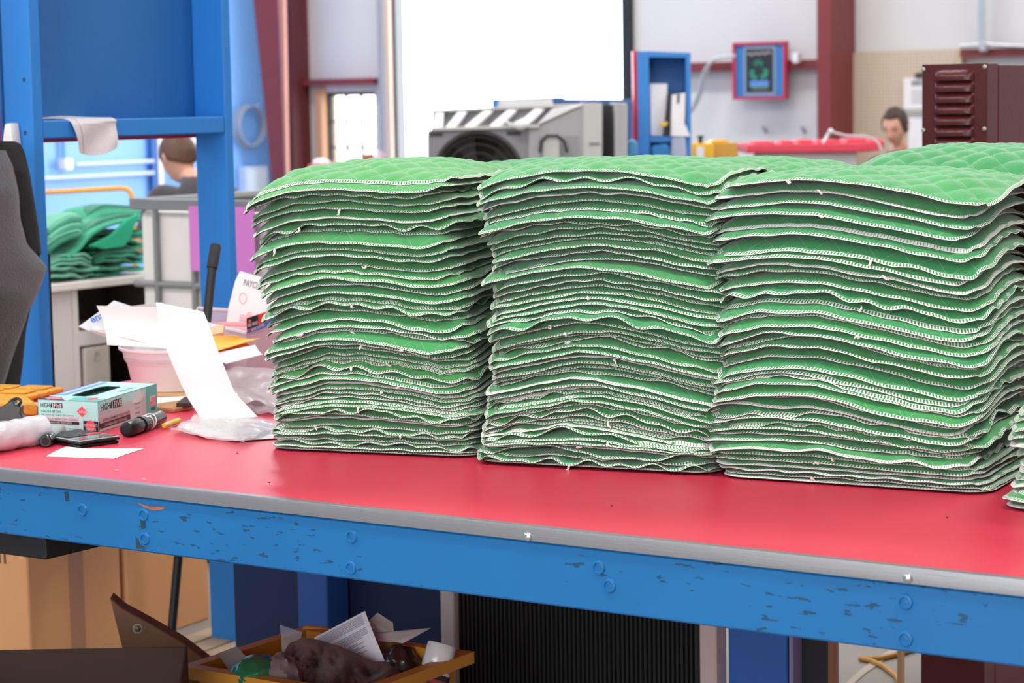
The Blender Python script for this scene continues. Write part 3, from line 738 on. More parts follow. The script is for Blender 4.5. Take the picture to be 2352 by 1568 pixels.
jk = thing('jacket', 'charcoal jacket with black hood hanging from a white hook on the left post', 'jacket', P(10, 900, X=JX))
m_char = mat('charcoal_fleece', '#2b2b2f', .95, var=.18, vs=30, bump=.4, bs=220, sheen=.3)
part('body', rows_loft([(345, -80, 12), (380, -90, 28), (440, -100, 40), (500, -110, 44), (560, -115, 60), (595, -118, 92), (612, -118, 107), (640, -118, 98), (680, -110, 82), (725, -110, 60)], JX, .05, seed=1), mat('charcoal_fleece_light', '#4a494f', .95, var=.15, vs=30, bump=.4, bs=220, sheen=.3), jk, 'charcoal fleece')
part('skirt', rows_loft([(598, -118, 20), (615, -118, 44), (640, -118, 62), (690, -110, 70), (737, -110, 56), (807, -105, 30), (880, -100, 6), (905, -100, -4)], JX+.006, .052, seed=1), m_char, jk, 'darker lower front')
part('hood', rows_loft([(324, -30, 34), (330, -40, 46), (350, -40, 56), (400, -30, 66), (460, -20, 76), (520, -5, 85), (575, 10, 91), (592, 25, 90)], JX-.035, .045, seed=4), mat('black_knit', '#151517', .95, bump=.4, bs=300), jk, 'black knitted hood')
part('lining', rows_loft([(640, -60, 84), (700, -60, 70), (760, -60, 58), (840, -60, 50), (900, -60, 42)], JX-.05, .035, seed=9), mat('dark_lining', '#1f1b1b', .8), jk, 'dark inner lining')
f = Fr(P(86, 621, X=JX+.02), (0, 1, 0), (0, 0, 1), nrm((1, -.5, .1)))
part('snap_button', MB().lathe([(.009, 0), (.009, .004), (.006, .006), (.004, .003), (.0001, .003)], f, 14), mat('pewter', '#8c8a88', .3, metal=.8), jk, 'pewter snap button')
part('seam', MB().tube([P(x, y, X=JX+.035) for x, y in ((-10, 596), (20, 606), (40, 625), (60, 640))], .002, 5), m_char, jk)
bs = MB().box(fx-.06, fx-.02, 4.245, 4.26, P(128, 860, X=fx)[2]-.2, P(122, 583, X=fx)[2])
solo('felt_strip', bs, mat('black_felt', '#202024', .95), 'narrow black felt strip fixed to the side of the left blue post', 'strip', bevel=.003)
# ---- black tube light standing in front of the second post
tl = thing('work_torch', 'black cylindrical work torch standing against the second blue post', 'torch', P(463, 868, d=5.85))
a, b, c = P(462, 868, d=5.85), P(487, 616, d=5.9), P(496, 562, d=5.92)
ra = 10.5/5200*5.9; rb = 13.2/5200*5.9
part('barrel', MB().tube([a, b], ra, 18), mat('matt_black', '#222325', .55), tl)
part('grip', MB().tube([b, b+(c-b)*.04, b+(c-b)*.9, c], [rb*.96, rb, rb, rb*.86], 18), mat('rubber_black', '#2b2c2e', .7, bump=.3, bs=200), tl, 'rubber grip')

# ================================================================= far hall, left side
# wall fittings
sw = thing('wall_switch', 'white switch box on the blue wall', 'switch', P(161, 377, X=WX))
p = P(161, 377, X=WX+.08); k = p[1]
part('box', MB().box(WX, WX+.09, p[1]-.06, p[1]+.03, p[2]-.045, p[2]+.045), m_white, sw, bevel=.01, seg=2)
part('conduit', MB().tube([(WX+.03, p[1]-.02, p[2]+.04), (WX+.03, p[1]-.02, 3.6)], .014, 8), mat('blue_conduit', '#5d94dc', .5), sw)
for i, (xa, ya, xb, yb) in enumerate(((174, 378, 352, 370), (80, 413, 352, 395))):
    a, b = P(xa, ya, X=WX+.05), P(xb, yb, X=WX+.05); z = (a[2]+b[2])/2
    solo('wall_pipe', MB().tube([(WX+.05, a[1], z), (WX+.05, b[1], z)], .017, 10), mat('pale_pipe', '#c5d3ea', .4), ('upper' if i == 0 else 'lower')+' pale pipe running along the blue wall', 'pipe', bevel=0)
a, b = P(344, 380, X=WX+.02)[1], P(357, 380, X=WX+.02)[1]
struct('trim_13', MB().box(WX, WX+.05, a, b, 0, 4.8), mat('dark_blue_jamb', '#1f5fae', .5))
a, b = P(359, 380, X=WX+.03)[1], P(369, 380, X=WX+.03)[1]
struct('trim_14', MB().box(WX, WX+.06, a, b, 0, 4.8), m_white)
hc = thing('cable_coil', 'grey cable coil hung on the blue wall beside the red column', 'coil', P(574, 289, X=WX+.05))
c0 = P(574, 289, X=WX+.06); R = 48/F_PX*((c0-CAM)@FWD)
for j in range(4):
    dy, dz, rr = (random.random()-.5)*.014, (random.random()-.5)*.014, R*(1-.02*j)
    pts = [(WX+.03+.022*j, c0[1]+dy+rr*math.cos(q), c0[2]+dz+rr*math.sin(q)) for q in np.linspace(0, 2*PI, 33)]
    part('loop', MB().tube(pts, .0085, 7), mat('grey_cable', '#9aa3b5', .5), hc)
part('hook', MB().tube([(WX, c0[1], c0[2]+R*.93), (WX+.16, c0[1], c0[2]+R*.93), (WX+.16, c0[1], c0[2]+R*1.05)], .008, 6), m_galv, hc)
wp = thing('wall_panel_box', 'pale box on the blue wall below the cable coil', 'panel box', P(594, 420, X=WX))
a, b = P(566, 410, X=WX+.1), P(618, 410, X=WX+.1); z1, z0 = P(590, 382, X=WX+.1)[2], P(590, 470, X=WX+.1)[2]
part('case', MB().box(WX, WX+.1, a[1], b[1], z0, z1), mat('pale_box', '#c3d4ec', .4), wp, bevel=.01)
part('door', MB().box(WX+.1, WX+.108, a[1]+.03, b[1]-.03, z0+.03, z1-.03), mat('pale_box_door', '#d0dff2', .4), wp)
solo('bright_patch_panel', MB().box(WX+.001, WX+.012, P(438, 328, X=WX)[1], P(453, 328, X=WX)[1], P(445, 336, X=WX)[2], P(445, 312, X=WX)[2]), m_white, 'added white panel for a bright patch on the far wall above the seated worker', 'sign')  # white panel added to stand in for a bright patch of light
# yellow rail
rl = thing('guard_rail', 'yellow tubular guard rail standing in front of the blue wall', 'rail', P(200, 760, d=9.6))
pts = [(-60, 449), (40, 444), (140, 440), (240, 434), (278, 432), (291, 434), (299, 441), (303, 452), (305, 470), (309, 600), (314, 780)]
part('tube', MB().tube([P(x, y, d=9.6) for x, y in pts], .011, 10), mat('yellow_rail', '#f0b04a', .35), rl)
g = P(316, 800, d=9.6)
part('foot', MB().tube([P(314, 780, d=9.6), (P(314, 780, d=9.6)[0], P(314, 780, d=9.6)[1], 0)], .011, 10), mat('yellow_rail', '#f0b04a'), rl)

# white cabinet whose front faces the bench end
XC = -5.8
def cy(x): return P(x, 700, X=XC)[1]
def cz(y, x=220): return P(x, y, X=XC)[2]
m_cab = mat('cream_cabinet', '#d8d3cf', .5, var=.03)
ztop = cz(641); cabY0, cabY1 = cy(60), cy(420)
cb = thing('white_cabinet', 'white work cabinet with an open bay and drawer behind the bench end', 'cabinet', (XC-.35, (cabY0+cabY1)/2, 0))
part('top', MB().box(XC-.8, XC+.03, cabY0-.03, cabY1, ztop-.028, ztop), mat('cream_top', '#e2dcd6', .45), cb, bevel=.004)
zt = ztop-.028
part('end_panel', MB().box(XC-.78, XC, cabY0, cy(164), 0, zt), m_cab, cb)
part('stile', MB().box(XC-.04, XC+.006, cy(165), cy(176), 0, zt), m_cab, cb)
part('rail', MB().box(XC-.04, XC+.004, cy(176), cabY1, cz(790), cz(757)), m_cab, cb)
part('divider', MB().box(XC-.38, XC-.005, cy(176), cabY1, cz(770), cz(762)), m_cab, cb)
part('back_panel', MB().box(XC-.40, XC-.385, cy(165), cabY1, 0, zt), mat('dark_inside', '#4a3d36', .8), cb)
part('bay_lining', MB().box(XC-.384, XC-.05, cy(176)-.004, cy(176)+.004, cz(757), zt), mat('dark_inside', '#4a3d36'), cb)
dr = part('drawer', MB().box(XC-.37, XC+.004, cy(187), cabY1-.4, cz(930), cz(795)), mat('cream_drawer', '#cbc3b8', .5), cb, bevel=.006)
f = Fr((XC+.004, cy(215), cz(817)), (0, 1, 0), (0, 0, 1), (1, 0, 0))
part('knob', MB().lathe([(.017, 0), (.016, .004), (.011, .002), (.0001, -.002+.004)], f, 16), mat('cream_knob', '#b5ad9f', .5), dr)
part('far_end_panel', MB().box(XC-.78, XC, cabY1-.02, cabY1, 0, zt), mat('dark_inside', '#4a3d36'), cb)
part('base_panel', MB().box(XC-.04, XC, cy(176), cabY1, 0, cz(935)), m_cab, cb)

# green cloth on the cabinet
m_teal = mat('teal_cloth', '#2fa380', .9, var=.25, vs=14, bump=.2, bs=300, sheen=.2)
m_teal2 = mat('pale_teal_cloth', '#63b498', .9, var=.2, vs=14, bump=.2, bs=300, sheen=.2)
m_teal3 = mat('deep_teal_cloth', '#218063', .9, var=.25, vs=14, sheen=.2)
def folded(xa, xb, y0, X, th, seed, mt, label, sag=0.0, dep=.28, grp='folded green cloths on the cabinet'):
    a, b = P(xa, y0, X=X), P(xb, y0, X=X); z = (a[2]+b[2])/2; rg = random.Random(seed); L = b[1]-a[1]
    ph = rg.random()*6
    def mid(u, v):
        w = .012*math.sin(u*5+ph)+.006*math.sin(u*13+ph*2)
        return (X+.02*math.sin(u*4+ph)-dep*v, a[1]+L*u, z+w*(.6+.4*v)-sag*(2*u-1)**2+th*.5)
    t = thing('folded_cloth', label, 'cloth', (X-dep/2, (a[1]+b[1])/2, z), grp)
    part('cloth', MB().sheet(mid, 22, 6, th*.8), mt, t)
    part('fold', MB().tube([np.array(mid(u, 0))+V3(.003, 0, 0) for u in np.linspace(.02, .98, 18)], th*.42, 8), mt, t)
n = 0
for j, y0 in enumerate((636, 628, 620, 611, 602, 593)):
    folded(112, 222-3*j, y0, XC-.02, .0125, 100+j, m_teal2, '%s pale green folded cloth from the bottom of the left pile on the cabinet' % ordinal(j+1), .004)
for j, y0 in enumerate((628, 620, 611, 602, 593, 585, 577, 569, 561, 553, 545, 537)):
    folded(218 if j < 6 else 206-2*j+12, 330, y0, XC-.03-.03*(j > 5), .0125, 120+j, m_teal3 if j % 2 else m_teal, '%s dark green folded cloth from the bottom of the right pile on the cabinet' % ordinal(j+1), .004)
# curved bundle held over the piles
def bundle(j, mt, lab):
    off = j
    pts = [(152+3*j, 592-3*j), (180+2*j, 570-5*j), (205, 538-6*j), (235, 520-6*j), (275, 508-4*j), (318, 504-3*j)]
    if j >= 8: pts = [(110, 575-9*(j-8)), (135, 556-9*(j-8)), (160, 545-9*(j-8)), (182, 540-8*(j-8))]
    xs = np.linspace(0, 1, 20); A = np.array(pts, float); tt = np.linspace(0, 1, len(A))
    X = XC-.01-.02*(j % 8)
    C3 = [P(np.interp(u, tt, A[:, 0]), np.interp(u, tt, A[:, 1]), X=X) for u in xs]
    C3 = np.array(C3); C3[1:-1] = (C3[:-2]+C3[1:-1]*2+C3[2:])/4
    fn = lambda u, v: C3[int(round(u*19))]+V3(-.16*v, .01*math.sin(v*5), .012*math.sin(v*3+j)-.10*(1-v)*0)
    t = thing('draped_cloth', lab, 'cloth', C3[10], 'draped green cloths over the piles')
    part('cloth', MB().sheet(fn, 19, 5, .012), mt, t)
    part('fold', MB().tube([c+V3(.004, 0, 0) for c in C3], .0085, 8), mt, t)
for j in range(8): bundle(j, (m_teal, m_teal3, m_teal)[j % 3], '%s green cloth from below in the bundle curving over the right pile' % ordinal(j+1))
for j in range(8, 14): bundle(j, (m_teal3, m_teal2)[j % 2], '%s green cloth from below in the left-hand bundle beside the post' % ordinal(j-7))
front = MB()
w_ = [P(x, y, X=XC+.01) for x, y in ((205, 565), (255, 540), (290, 505), (318, 490), (300, 545), (285, 566), (240, 572))]
fr_ = Fr((XC+.01, 0, 0), (0, 1, 0), (0, 0, 1), (1, 0, 0))
solo('green_cloth_flap', MB().prism([(p[1], p[2]) for p in w_], -.012, .004, fr_), mat('bright_teal', '#22a77e', .9, var=.1, bump=.2, bs=300), 'bright green cloth flap hanging below the bundle beside the worker\'s hand', 'cloth', bevel=.003)

# ---- caged white tank
ib = thing('caged_tank', 'white plastic tank in a grey steel cage with a pink sheet hung on it', 'tank', (P(400, 600, d=8.2)[0], P(400, 600, d=8.2)[1], 0))
c0 = P(306, 462, d=8.0); ix, iy, iz = c0[0], c0[1], c0[2]; IL, IW = 1.1, .95
m_cage = mat('grey_cage', '#8d9091', .45, metal=.2)
tk = MB().box(ix+.012, ix+IL-.012, iy+.012, iy+IW-.012, .16, iz-.03)
part('bottle', tk, mat('milky_tank', '#f0eee8', .45), ib, bevel=.035, seg=5)
def bar(p, q, r=.011): return part('cage_bar', MB().tube([p, q], r, 8), m_cage, ib)
zs = [.14, .32, P(360, 656, Y=iy)[2], .86]
zs = [.14, .38, P(360, 652, Y=iy)[2], iz-.012]
for zz in zs:
    r = .013 if zz < iz-.1 else .019
    bar((ix, iy, zz), (ix+IL, iy, zz), r); bar((ix, iy, zz), (ix, iy+IW, zz), r); bar((ix+IL, iy, zz), (ix+IL, iy+IW, zz), r); bar((ix, iy+IW, zz), (ix+IL, iy+IW, zz), r)
xb = [P(x, 560, Y=iy)[0] for x in (361, 446)]; st = xb[1]-xb[0]
for q in np.arange(xb[0], ix+IL, st): bar((q, iy-.004, .12), (q, iy-.004, iz))
for q in np.arange(iy+.3, iy+IW, st): bar((ix-.004, q, .12), (ix-.004, q, iz))
part('lid_rail', MB().box(ix-.01, ix+.05, iy-.01, iy+IW, iz-.006, iz+.01).box(ix, ix+IL, iy+IW-.05, iy+IW, iz-.006, iz+.01).box(ix, ix+IL, iy-.02, iy+.02, iz-.028, iz+.008), m_cage, ib)
part('pallet_base', MB().box(ix, ix+IL, iy, iy+IW, 0, .12), m_dark, ib)
pa, pb = P(436, 550, Y=iy-.03), P(586, 550, Y=iy-.03)
z1, z0 = P(500, 474, Y=iy-.03)[2], P(500, 624, Y=iy-.03)[2]
part('pink_sheet', MB().sheet(lambda u, v: (pa[0]+(pb[0]-pa[0])*u, iy-.03+.004*math.sin(u*6), z0+(z1-z0)*v), 10, 4, .003), mat('pink_sheet', '#dd86d6', .6), ib, 'pink plastic sheet')

# ================================================================= far hall: machines and things by the back wall
def pxthing(name, label, cat, x, y, d, group=None):
    p = P(x, y, d=d); return thing(name, label, cat, (p[0], p[1], 0 if p[2] < 1.0 else p[2]), group)
CD = 10.5
m_grey = mat('machine_grey', '#a4a4a6', .5, var=.04); m_grey2 = mat('machine_light', '#bdbdba', .5); m_gdk = mat('machine_dark', '#7f7f84', .5)
cl = thing('evaporative_cooler', 'grey evaporative cooler with round fan and slanted louvres before the bay door', 'cooler', (P(1200, 400, d=CD+.3)[0], P(1200, 400, d=CD+.3)[1], 0))
Rf = 107; cxy = (1098, 406)
arc = [(cxy[0]+Rf*math.cos(t), cxy[1]-Rf*math.sin(t)) for t in np.linspace(PI, 0, 25)]
part('fan_panel', pxp(MB(), [(982, 300), (1212, 293), (1212, 640), (1206, 640), (1206, 406)]+arc[::-1]+[(990, 640), (984, 640)], CD, .03), m_gdk, cl)
part('fan_box', pxp(MB(), [(984, 302), (1210, 295), (1210, 700), (986, 700)], CD+.2, .4), mat('fan_inside', '#1f1e1e', .7), cl)
ring = [P(cxy[0]+(Rf-4)*math.cos(t), cxy[1]-(Rf-4)*math.sin(t), d=CD+.01) for t in np.linspace(-.6, PI+.6, 40)]
part('fan_ring', MB().tube(ring, .012, 8), mat('fan_ring', '#3b3a3a', .5), cl)
for rr in (35, 55, 75, 92):
    part('guard_ring', MB().tube([P(cxy[0]+rr*math.cos(t), cxy[1]-rr*math.sin(t), d=CD+.02) for t in np.linspace(0, 2*PI, 40)], .0025, 5), mat('guard_wire', '#4a4542', .5), cl)
for kx in range(5):
    t = kx*2*PI/5+.4
    q0, q1 = P(cxy[0]+18*math.cos(t), cxy[1]-18*math.sin(t), d=CD+.12), P(cxy[0]+98*math.cos(t), cxy[1]-98*math.sin(t), d=CD+.1)
    s0 = P(cxy[0]+98*math.cos(t+.6), cxy[1]-98*math.sin(t+.6), d=CD+.15)
    part('fan_blade', MB().add([q0, q1, s0, q0+EYH*.006, q1+EYH*.006, s0+EYH*.006], [(0, 1, 2), (3, 5, 4), (0, 3, 4, 1), (1, 4, 5, 2), (2, 5, 3, 0)]), mat('fan_blade', '#383433', .5), cl)
for (x, y) in ((1001, 309), (1180, 306)): part('slot', pxp(MB(), rect(x-16, y-4, x+16, y+4), CD-.004, .005), m_dark, cl)
part('hopper_back', pxp(MB(), [(993, 257), (1325, 241), (1325, 300), (993, 300)], CD+.30, .02), mat('hopper_grey', '#9b9ba1', .5), cl)
part('hopper_sill', pxp(MB(), [(990, 294), (1240, 287), (1240, 293), (990, 300)], CD-.02, .32), m_grey2, cl)
part('hopper_rim', pxp(MB(), [(992, 253), (1335, 237), (1335, 243), (992, 258)], CD+.25, .05), m_grey2, cl)
m_fin = mat('white_fin', '#e6e6e6', .4)
for (xb_, xt) in ((994, 1000), (1020, 1056), (1060, 1117), (1116, 1172), (1174, 1234)):
    a0, a1 = P(xb_, 296, d=CD), P(xt, 254-(xt-992)*.04, d=CD+.28); b0, b1 = P(xb_+22, 296, d=CD), P(xt+20, 254-(xt-992)*.04, d=CD+.28)
    t3 = V3(0, 0, -.012)
    part('louvre_fin', MB().add([a0, a1, b1, b0, a0+t3, a1+t3, b1+t3, b0+t3], [(0, 1, 2, 3), (7, 6, 5, 4), (0, 4, 5, 1), (1, 5, 6, 2), (2, 6, 7, 3), (3, 7, 4, 0)]), m_fin, cl)
part('side_cabinet', pxp(MB(), [(1212, 293), (1240, 287), (1334, 243), (1338, 236), (1384, 236), (1384, 700), (1212, 700)], CD, .55), m_grey, cl, bevel=.006)
part('sloped_cover', pxp(MB(), [(1236, 286), (1272, 250), (1334, 242)], CD-.012, .3), m_fin, cl)
part('end_cabinet', pxp(MB(), rect(1412, 236, 1441, 700), CD, .55), m_grey, cl, bevel=.006)
part('slot_back', pxp(MB(), rect(1384, 240, 1412, 700), CD+.2, .3), m_dark, cl)
part('access_panel', pxp(MB(), rect(1240, 312, 1328, 480), CD-.004, .01), mat('machine_panel', '#909092', .5), cl)
part('valve_box', pxp(MB(), rect(1248, 318, 1285, 380), CD-.05, .05), m_grey2, cl)
part('cable', MB().tube([P(x, y, d=CD-.06) for x, y in ((1240, 350), (1243, 325), (1256, 312), (1280, 312), (1296, 325), (1303, 350))], .008, 6), m_dark, cl)
part('cover_panel', pxp(MB(), rect(1340, 238, 1381, 700), CD-.01, .012), m_grey2, cl)
part('name_plate', pxp(MB(), rect(1353, 327, 1377, 333), CD-.015, .006), m_gdk, cl)
part('pipe_cap', MB().blob(P(1196, 287, d=CD-.06), (.034, .03, .024)), m_fin, cl)
part('hose', MB().tube([P(x, y, d=CD-.05) for x, y in ((1160, 278), (1172, 285), (1188, 284), (1202, 272))], .007, 6), m_white, cl)
bb = thing('blue_machine', 'blue machine housing with a white lid behind the grey cooler', 'machine', (P(1290, 400, d=12.3)[0], P(1290, 400, d=12.3)[1], 0))
part('housing', pxp(MB(), [(1130, 228), (1290, 223), (1300, 227), (1455, 228), (1455, 914), (1130, 914)], 12.2, .6), mat('navy_housing', '#33588f', .5, var=.08), bb, bevel=.01)
part('lid', pxp(MB(), [(1146, 229), (1268, 226), (1272, 246), (1140, 248)], 12.15, .04), m_fin, bb)
part('blue_flap', pxp(MB(), [(1130, 229), (1146, 228), (1140, 248), (1130, 248)], 12.14, .05), m_blue, bb)

SD = 11.0
sh = thing('small_blue_shelf', 'small blue box shelf with red backing standing by the back wall', 'shelf', (P(1525, 400, d=SD)[0], P(1525, 400, d=SD)[1], 0))
part('side_board', pxp(MB(), [(1464, 118), (1490, 118), (1497, 640), (1472, 640)], SD, .2), m_blue, sh); part('side_board', pxp(MB(), [(1575, 121), (1586, 121), (1590, 640), (1580, 640)], SD, .2), m_blue, sh)
part('top_board', pxp(MB(), [(1490, 118), (1575, 121), (1575, 132), (1490, 131)], SD, .2), m_blue, sh)
part('shelf_board', pxp(MB(), [(1494, 313), (1579, 313), (1579, 326), (1494, 326)], SD, .2), m_blue, sh)
part('back_board', pxp(MB(), [(1488, 120), (1580, 122), (1586, 640), (1488, 640)], SD+.17, .02), m_blue_dk, sh)
part('red_backing', pxp(MB(), [(1454, 117), (1466, 117), (1474, 640), (1464, 640)], SD+.05, .16), mat('red_backing', '#d8203c'), sh, 'red laminate sheet')
part('cross_board', pxp(MB(), rect(1470, 600, 1590, 660), SD+.02, .4), m_blue, sh)
part('foot', MB().box(-.13, .13, -.05, .3, 0, .75, FZ((P(1525, 400, d=SD)[0], P(1525, 400, d=SD)[1], 0), YAWD)), m_blue, sh)
solo('white_folder', pxp(MB(), [(1492, 192), (1533, 192), (1531, 312), (1494, 312)], SD+.04, .04), m_white, 'tall white folder standing in the small blue shelf', 'folder', bevel=.004)
solo('black_binder', pxp(MB(), [(1534, 216), (1543, 217), (1537, 312), (1524, 312)], SD+.0, .10), m_dark, 'black binder beside the white folder in the small blue shelf', 'binder', bevel=.003)
wpp = pxthing('hanging_papers', 'white papers clipped up at the right of the small blue shelf', 'papers', 1560, 300, SD)
part('sheet', pxp(MB(), [(1543, 218), (1574, 213), (1572, 312), (1540, 312)], SD-.01, .008), m_white, wpp); part('sheet', pxp(MB(), [(1545, 262), (1562, 258), (1572, 282), (1586, 313), (1544, 313)], SD-.03, .004), m_white, wpp)
part('mark', pxp(MB(), [(1556, 216), (1562, 217), (1560, 238), (1555, 236)], SD-.014, .003), mat('grey_ink', '#5b5b60', .8), wpp)
solo('tape_dispenser', pxp(MB(), [(1512, 285), (1524, 281), (1534, 279), (1533, 289), (1523, 292)], SD-.03, .03), mat('yellow_tool', '#e6b53d', .5), 'small yellow tool on the white folder in the blue shelf', 'tool', bevel=.003)
solo('blue_jug', pxp(MB(), [(1447, 322), (1462, 320), (1466, 336), (1466, 420), (1442, 420), (1442, 335)], SD-.1, .1), mat('light_blue_jug', '#4d9bd6', .4), 'light blue jug left of the small blue shelf', 'jug', bevel=.01)
solo('blue_cloth', pxp(MB(), [(1497, 334), (1535, 330), (1541, 345), (1541, 372), (1496, 372)], SD-.02, .15), mat('mid_blue_cloth', '#2f7fbf', .7), 'folded blue cloth under the small blue shelf board', 'cloth', bevel=.01)
solo('clear_bag', pxp(MB(), [(1543, 316), (1574, 314), (1578, 372), (1540, 372)], SD-.03, .03), mat('pale_bag', '#a9b3cc', .3), 'pale plastic bag hanging under the papers of the small blue shelf', 'bag', bevel=.008)

yb = pxthing('yellow_box', 'yellow plastic box with a black knob beside the small blue shelf', 'box', 1640, 340, 13.0)
part('body', pxp(MB(), [(1587, 328), (1640, 330), (1640, 420), (1587, 420)], 13.0, .3), mat('yellow_plastic', '#ecb62b', .4), yb, bevel=.006)
part('side', pxp(MB(), [(1640, 330), (1696, 328), (1696, 420), (1640, 420)], 13.02, .3), mat('shaded_yellow_plastic', '#cf9a3d', .5), yb)  # right face of the same box, toned darker as its painted shade
part('lid', pxp(MB(), [(1628, 329), (1640, 322), (1668, 321), (1678, 329)], 13.05, .2), mat('yellow_plastic', '#ecb62b'), yb)
part('knob', MB().lathe([(.014, 0), (.012, .03), (.022, .034), (.018, .045), (.0001, .046)], Fr(P(1609, 329, d=13.05)), 14), m_dark, yb, 'black knob')
part('stand', pxp(MB(), rect(1592, 420, 1692, 866), 13.04, .28), mat('steel_bench', '#b4b0ae', .4), yb)
part('spout', pxp(MB(), rect(1600, 338, 1617, 420), 12.97, .03), m_white, yb)
rt = pxthing('red_bin_row', 'long red plastic bin with lumpy lids by the back wall', 'bin', 1870, 345, 12.0)
m_redp = mat('red_bin_plastic', '#da4056', .65, var=.05)
part('body', pxp(MB(), [(1715, 332), (1970, 328), (2032, 322), (2030, 344), (1970, 350), (1715, 352)], 12.0, .5), m_redp, rt, bevel=.008)
for (a, b, y) in ((1730, 1782, 325), (1792, 1826, 323), (1832, 1870, 321), (1876, 1935, 321), (1942, 1995, 318), (1998, 2026, 318)):
    part('lid', pxp(MB(), [(a, 334), (a+5, y+1), (b-5, y), (b, 334)], 12.02, .3), m_redp, rt, bevel=.006)
part('base', pxp(MB(), [(1750, 351), (1968, 349), (1968, 915), (1750, 925)], 12.03, .4), mat('steel_bench', '#b4b0ae', .4), rt)
la = pxthing('lamp_arm', 'thin white jointed lamp arm arching over the red bin', 'lamp', 1960, 315, 11.8)
part('arm', MB().tube([P(x, y, d=11.8) for x, y in ((1890, 328), (1907, 301))], .009, 8), m_white, la); part('arm', MB().tube([P(x, y, d=11.8) for x, y in ((1907, 301), (1916, 305), (1945, 312), (1985, 313), (2006, 319), (2019, 330), (2024, 345))], .007, 8), mat('pink_white', '#d9c3cb', .5), la)
part('joint', MB().blob(P(1908, 301, d=11.79), (.014, .014, .014), nu=12, nv=8), m_white, la)

# pegboard and the things hanging on the back wall
PY = WY-.06
def wallbox(x0, y0, x1, y1, Y, th):
    a, b = P(x0, (y0+y1)/2, Y=Y), P(x1, (y0+y1)/2, Y=Y); xm = (x0+x1)/2
    return MB().box(a[0], b[0], Y, Y+th, P(xm, y1, Y=Y)[2], P(xm, y0, Y=Y)[2])
pm = bpy.data.materials.new('pegboard'); pm.use_nodes = True; nt = pm.node_tree; b_ = nt.nodes['Principled BSDF']; b_.inputs['Roughness'].default_value = .6
tc = nt.nodes.new('ShaderNodeTexCoord'); sx = nt.nodes.new('ShaderNodeSeparateXYZ'); nt.links.new(tc.outputs['Object'], sx.inputs[0])
hx = math_node(nt, 'SUBTRACT', math_node(nt, 'FRACT', math_node(nt, 'MULTIPLY', math_node(nt, 'ADD', sx.outputs[0], 50), 1/.025)), .5)
hz = math_node(nt, 'SUBTRACT', math_node(nt, 'FRACT', math_node(nt, 'MULTIPLY', math_node(nt, 'ADD', sx.outputs[2], 50), 1/.025)), .5)
rr = math_node(nt, 'ADD', math_node(nt, 'MULTIPLY', hx, hx), math_node(nt, 'MULTIPLY', hz, hz))
nt.links.new(mixcol(nt, math_node(nt, 'LESS_THAN', rr, .035), lin('#cdbba7'), lin('#8a7968')), b_.inputs['Base Color'])
pg = thing('pegboard', 'large tan pegboard on the back wall right of the red column', 'pegboard', P(2070, 330, Y=PY))
part('board', wallbox(1949, 117, 2196, 420, PY, .03), pm, pg); part('edge_strip', wallbox(2196, 113, 2207, 420, PY-.03, .08), mat('tan_edge', '#cbb49a', .6), pg)
nb = thing('notice_board', 'white notice hanging from a black clip on the pegboard', 'notice', P(2105, 250, Y=PY))
part('sheet', wallbox(2075, 178, 2150, 249, PY-.03, .012), m_white, nb)
part('clip', pxp(MB(), [(2101, 178), (2104, 168), (2122, 166), (2130, 178)], (P(2110, 175, Y=PY-.03)-CAM)@FWD-.03, .03), m_dark, nb)
part('ledge', wallbox(2078, 249, 2150, 262, PY-.05, .04), mat('ledge_grey', '#b5b1aa', .6), nb)
fz = Fr(P(2093, 197, Y=PY-.03), (1, 0, 0), (0, 0, 1), (0, -1, 0))
text('BEL', fz, .035, mat('ink', '#222226', .7), nb, w=.11, bold=.02)
for r in range(7): part('text_line', wallbox(2093, 206+r*5, 2145, 208+r*5, PY-.032, .0015), mat('faint_ink', '#b9b8b8', .8), nb)
solo('whiteboard', wallbox(2086, 264, 2150, 420, PY-.03, .02), m_white, 'plain white board under the notice on the pegboard', 'panel')

cd_ = thing('junction_box', 'grey junction box with conduits beside the pegboard', 'junction box', P(2255, 108, Y=WY-.1))
part('box', wallbox(2247, 99, 2264, 119, WY-.2, .08), m_galv, cd_, bevel=.01)
for x in (2251, 2259):
    p = P(x, 95, Y=WY-.15); part('conduit', MB().tube([p, (p[0], p[1], 4.9)], .016, 8), m_galv, cd_)
part('cable', MB().tube([P(2205, 106, Y=WY-.14), P(2250, 103, Y=WY-.15)], .016, 8), m_galv, cd_)
part('cable', MB().tube([P(2263, 101, Y=WY-.15), P(2300, 104, Y=WY-.15), P(2400, 108, Y=WY-.15)], .016, 8), m_galv, cd_)
solo('wall_sensor', wallbox(1819, 121, 1833, 145, WY-.2, .06), m_white, 'small white sensor on the red rail beside the framed print', 'sensor', bevel=.008)
wc = thing('wall_cable', 'grey flexible cable hanging from the red rail left of the framed print', 'cable', P(1600, 250, Y=WY-.18))
part('run', MB().tube([P(x, y, Y=WY-.18) for x, y in ((1690, 128), (1660, 130), (1640, 136), (1622, 155), (1612, 180), (1605, 215), (1590, 250), (1570, 275))], .014, 8), m_galv, wc)
part('branch', MB().tube([P(x, y, Y=WY-.17) for x, y in ((1629, 150), (1618, 195), (1604, 232), (1588, 258))], .009, 8), m_galv, wc)
for i, x in enumerate((1757, 1846)):
    solo('wall_hook', MB().tube([P(x-5, 292, Y=WY-.02), P(x, 298, Y=WY-.05), P(x+3, 304, Y=WY-.02)], .01, 6), m_gdk, ('left' if i == 0 else 'right')+'-hand small hook on the white wall below the framed print', 'hook')

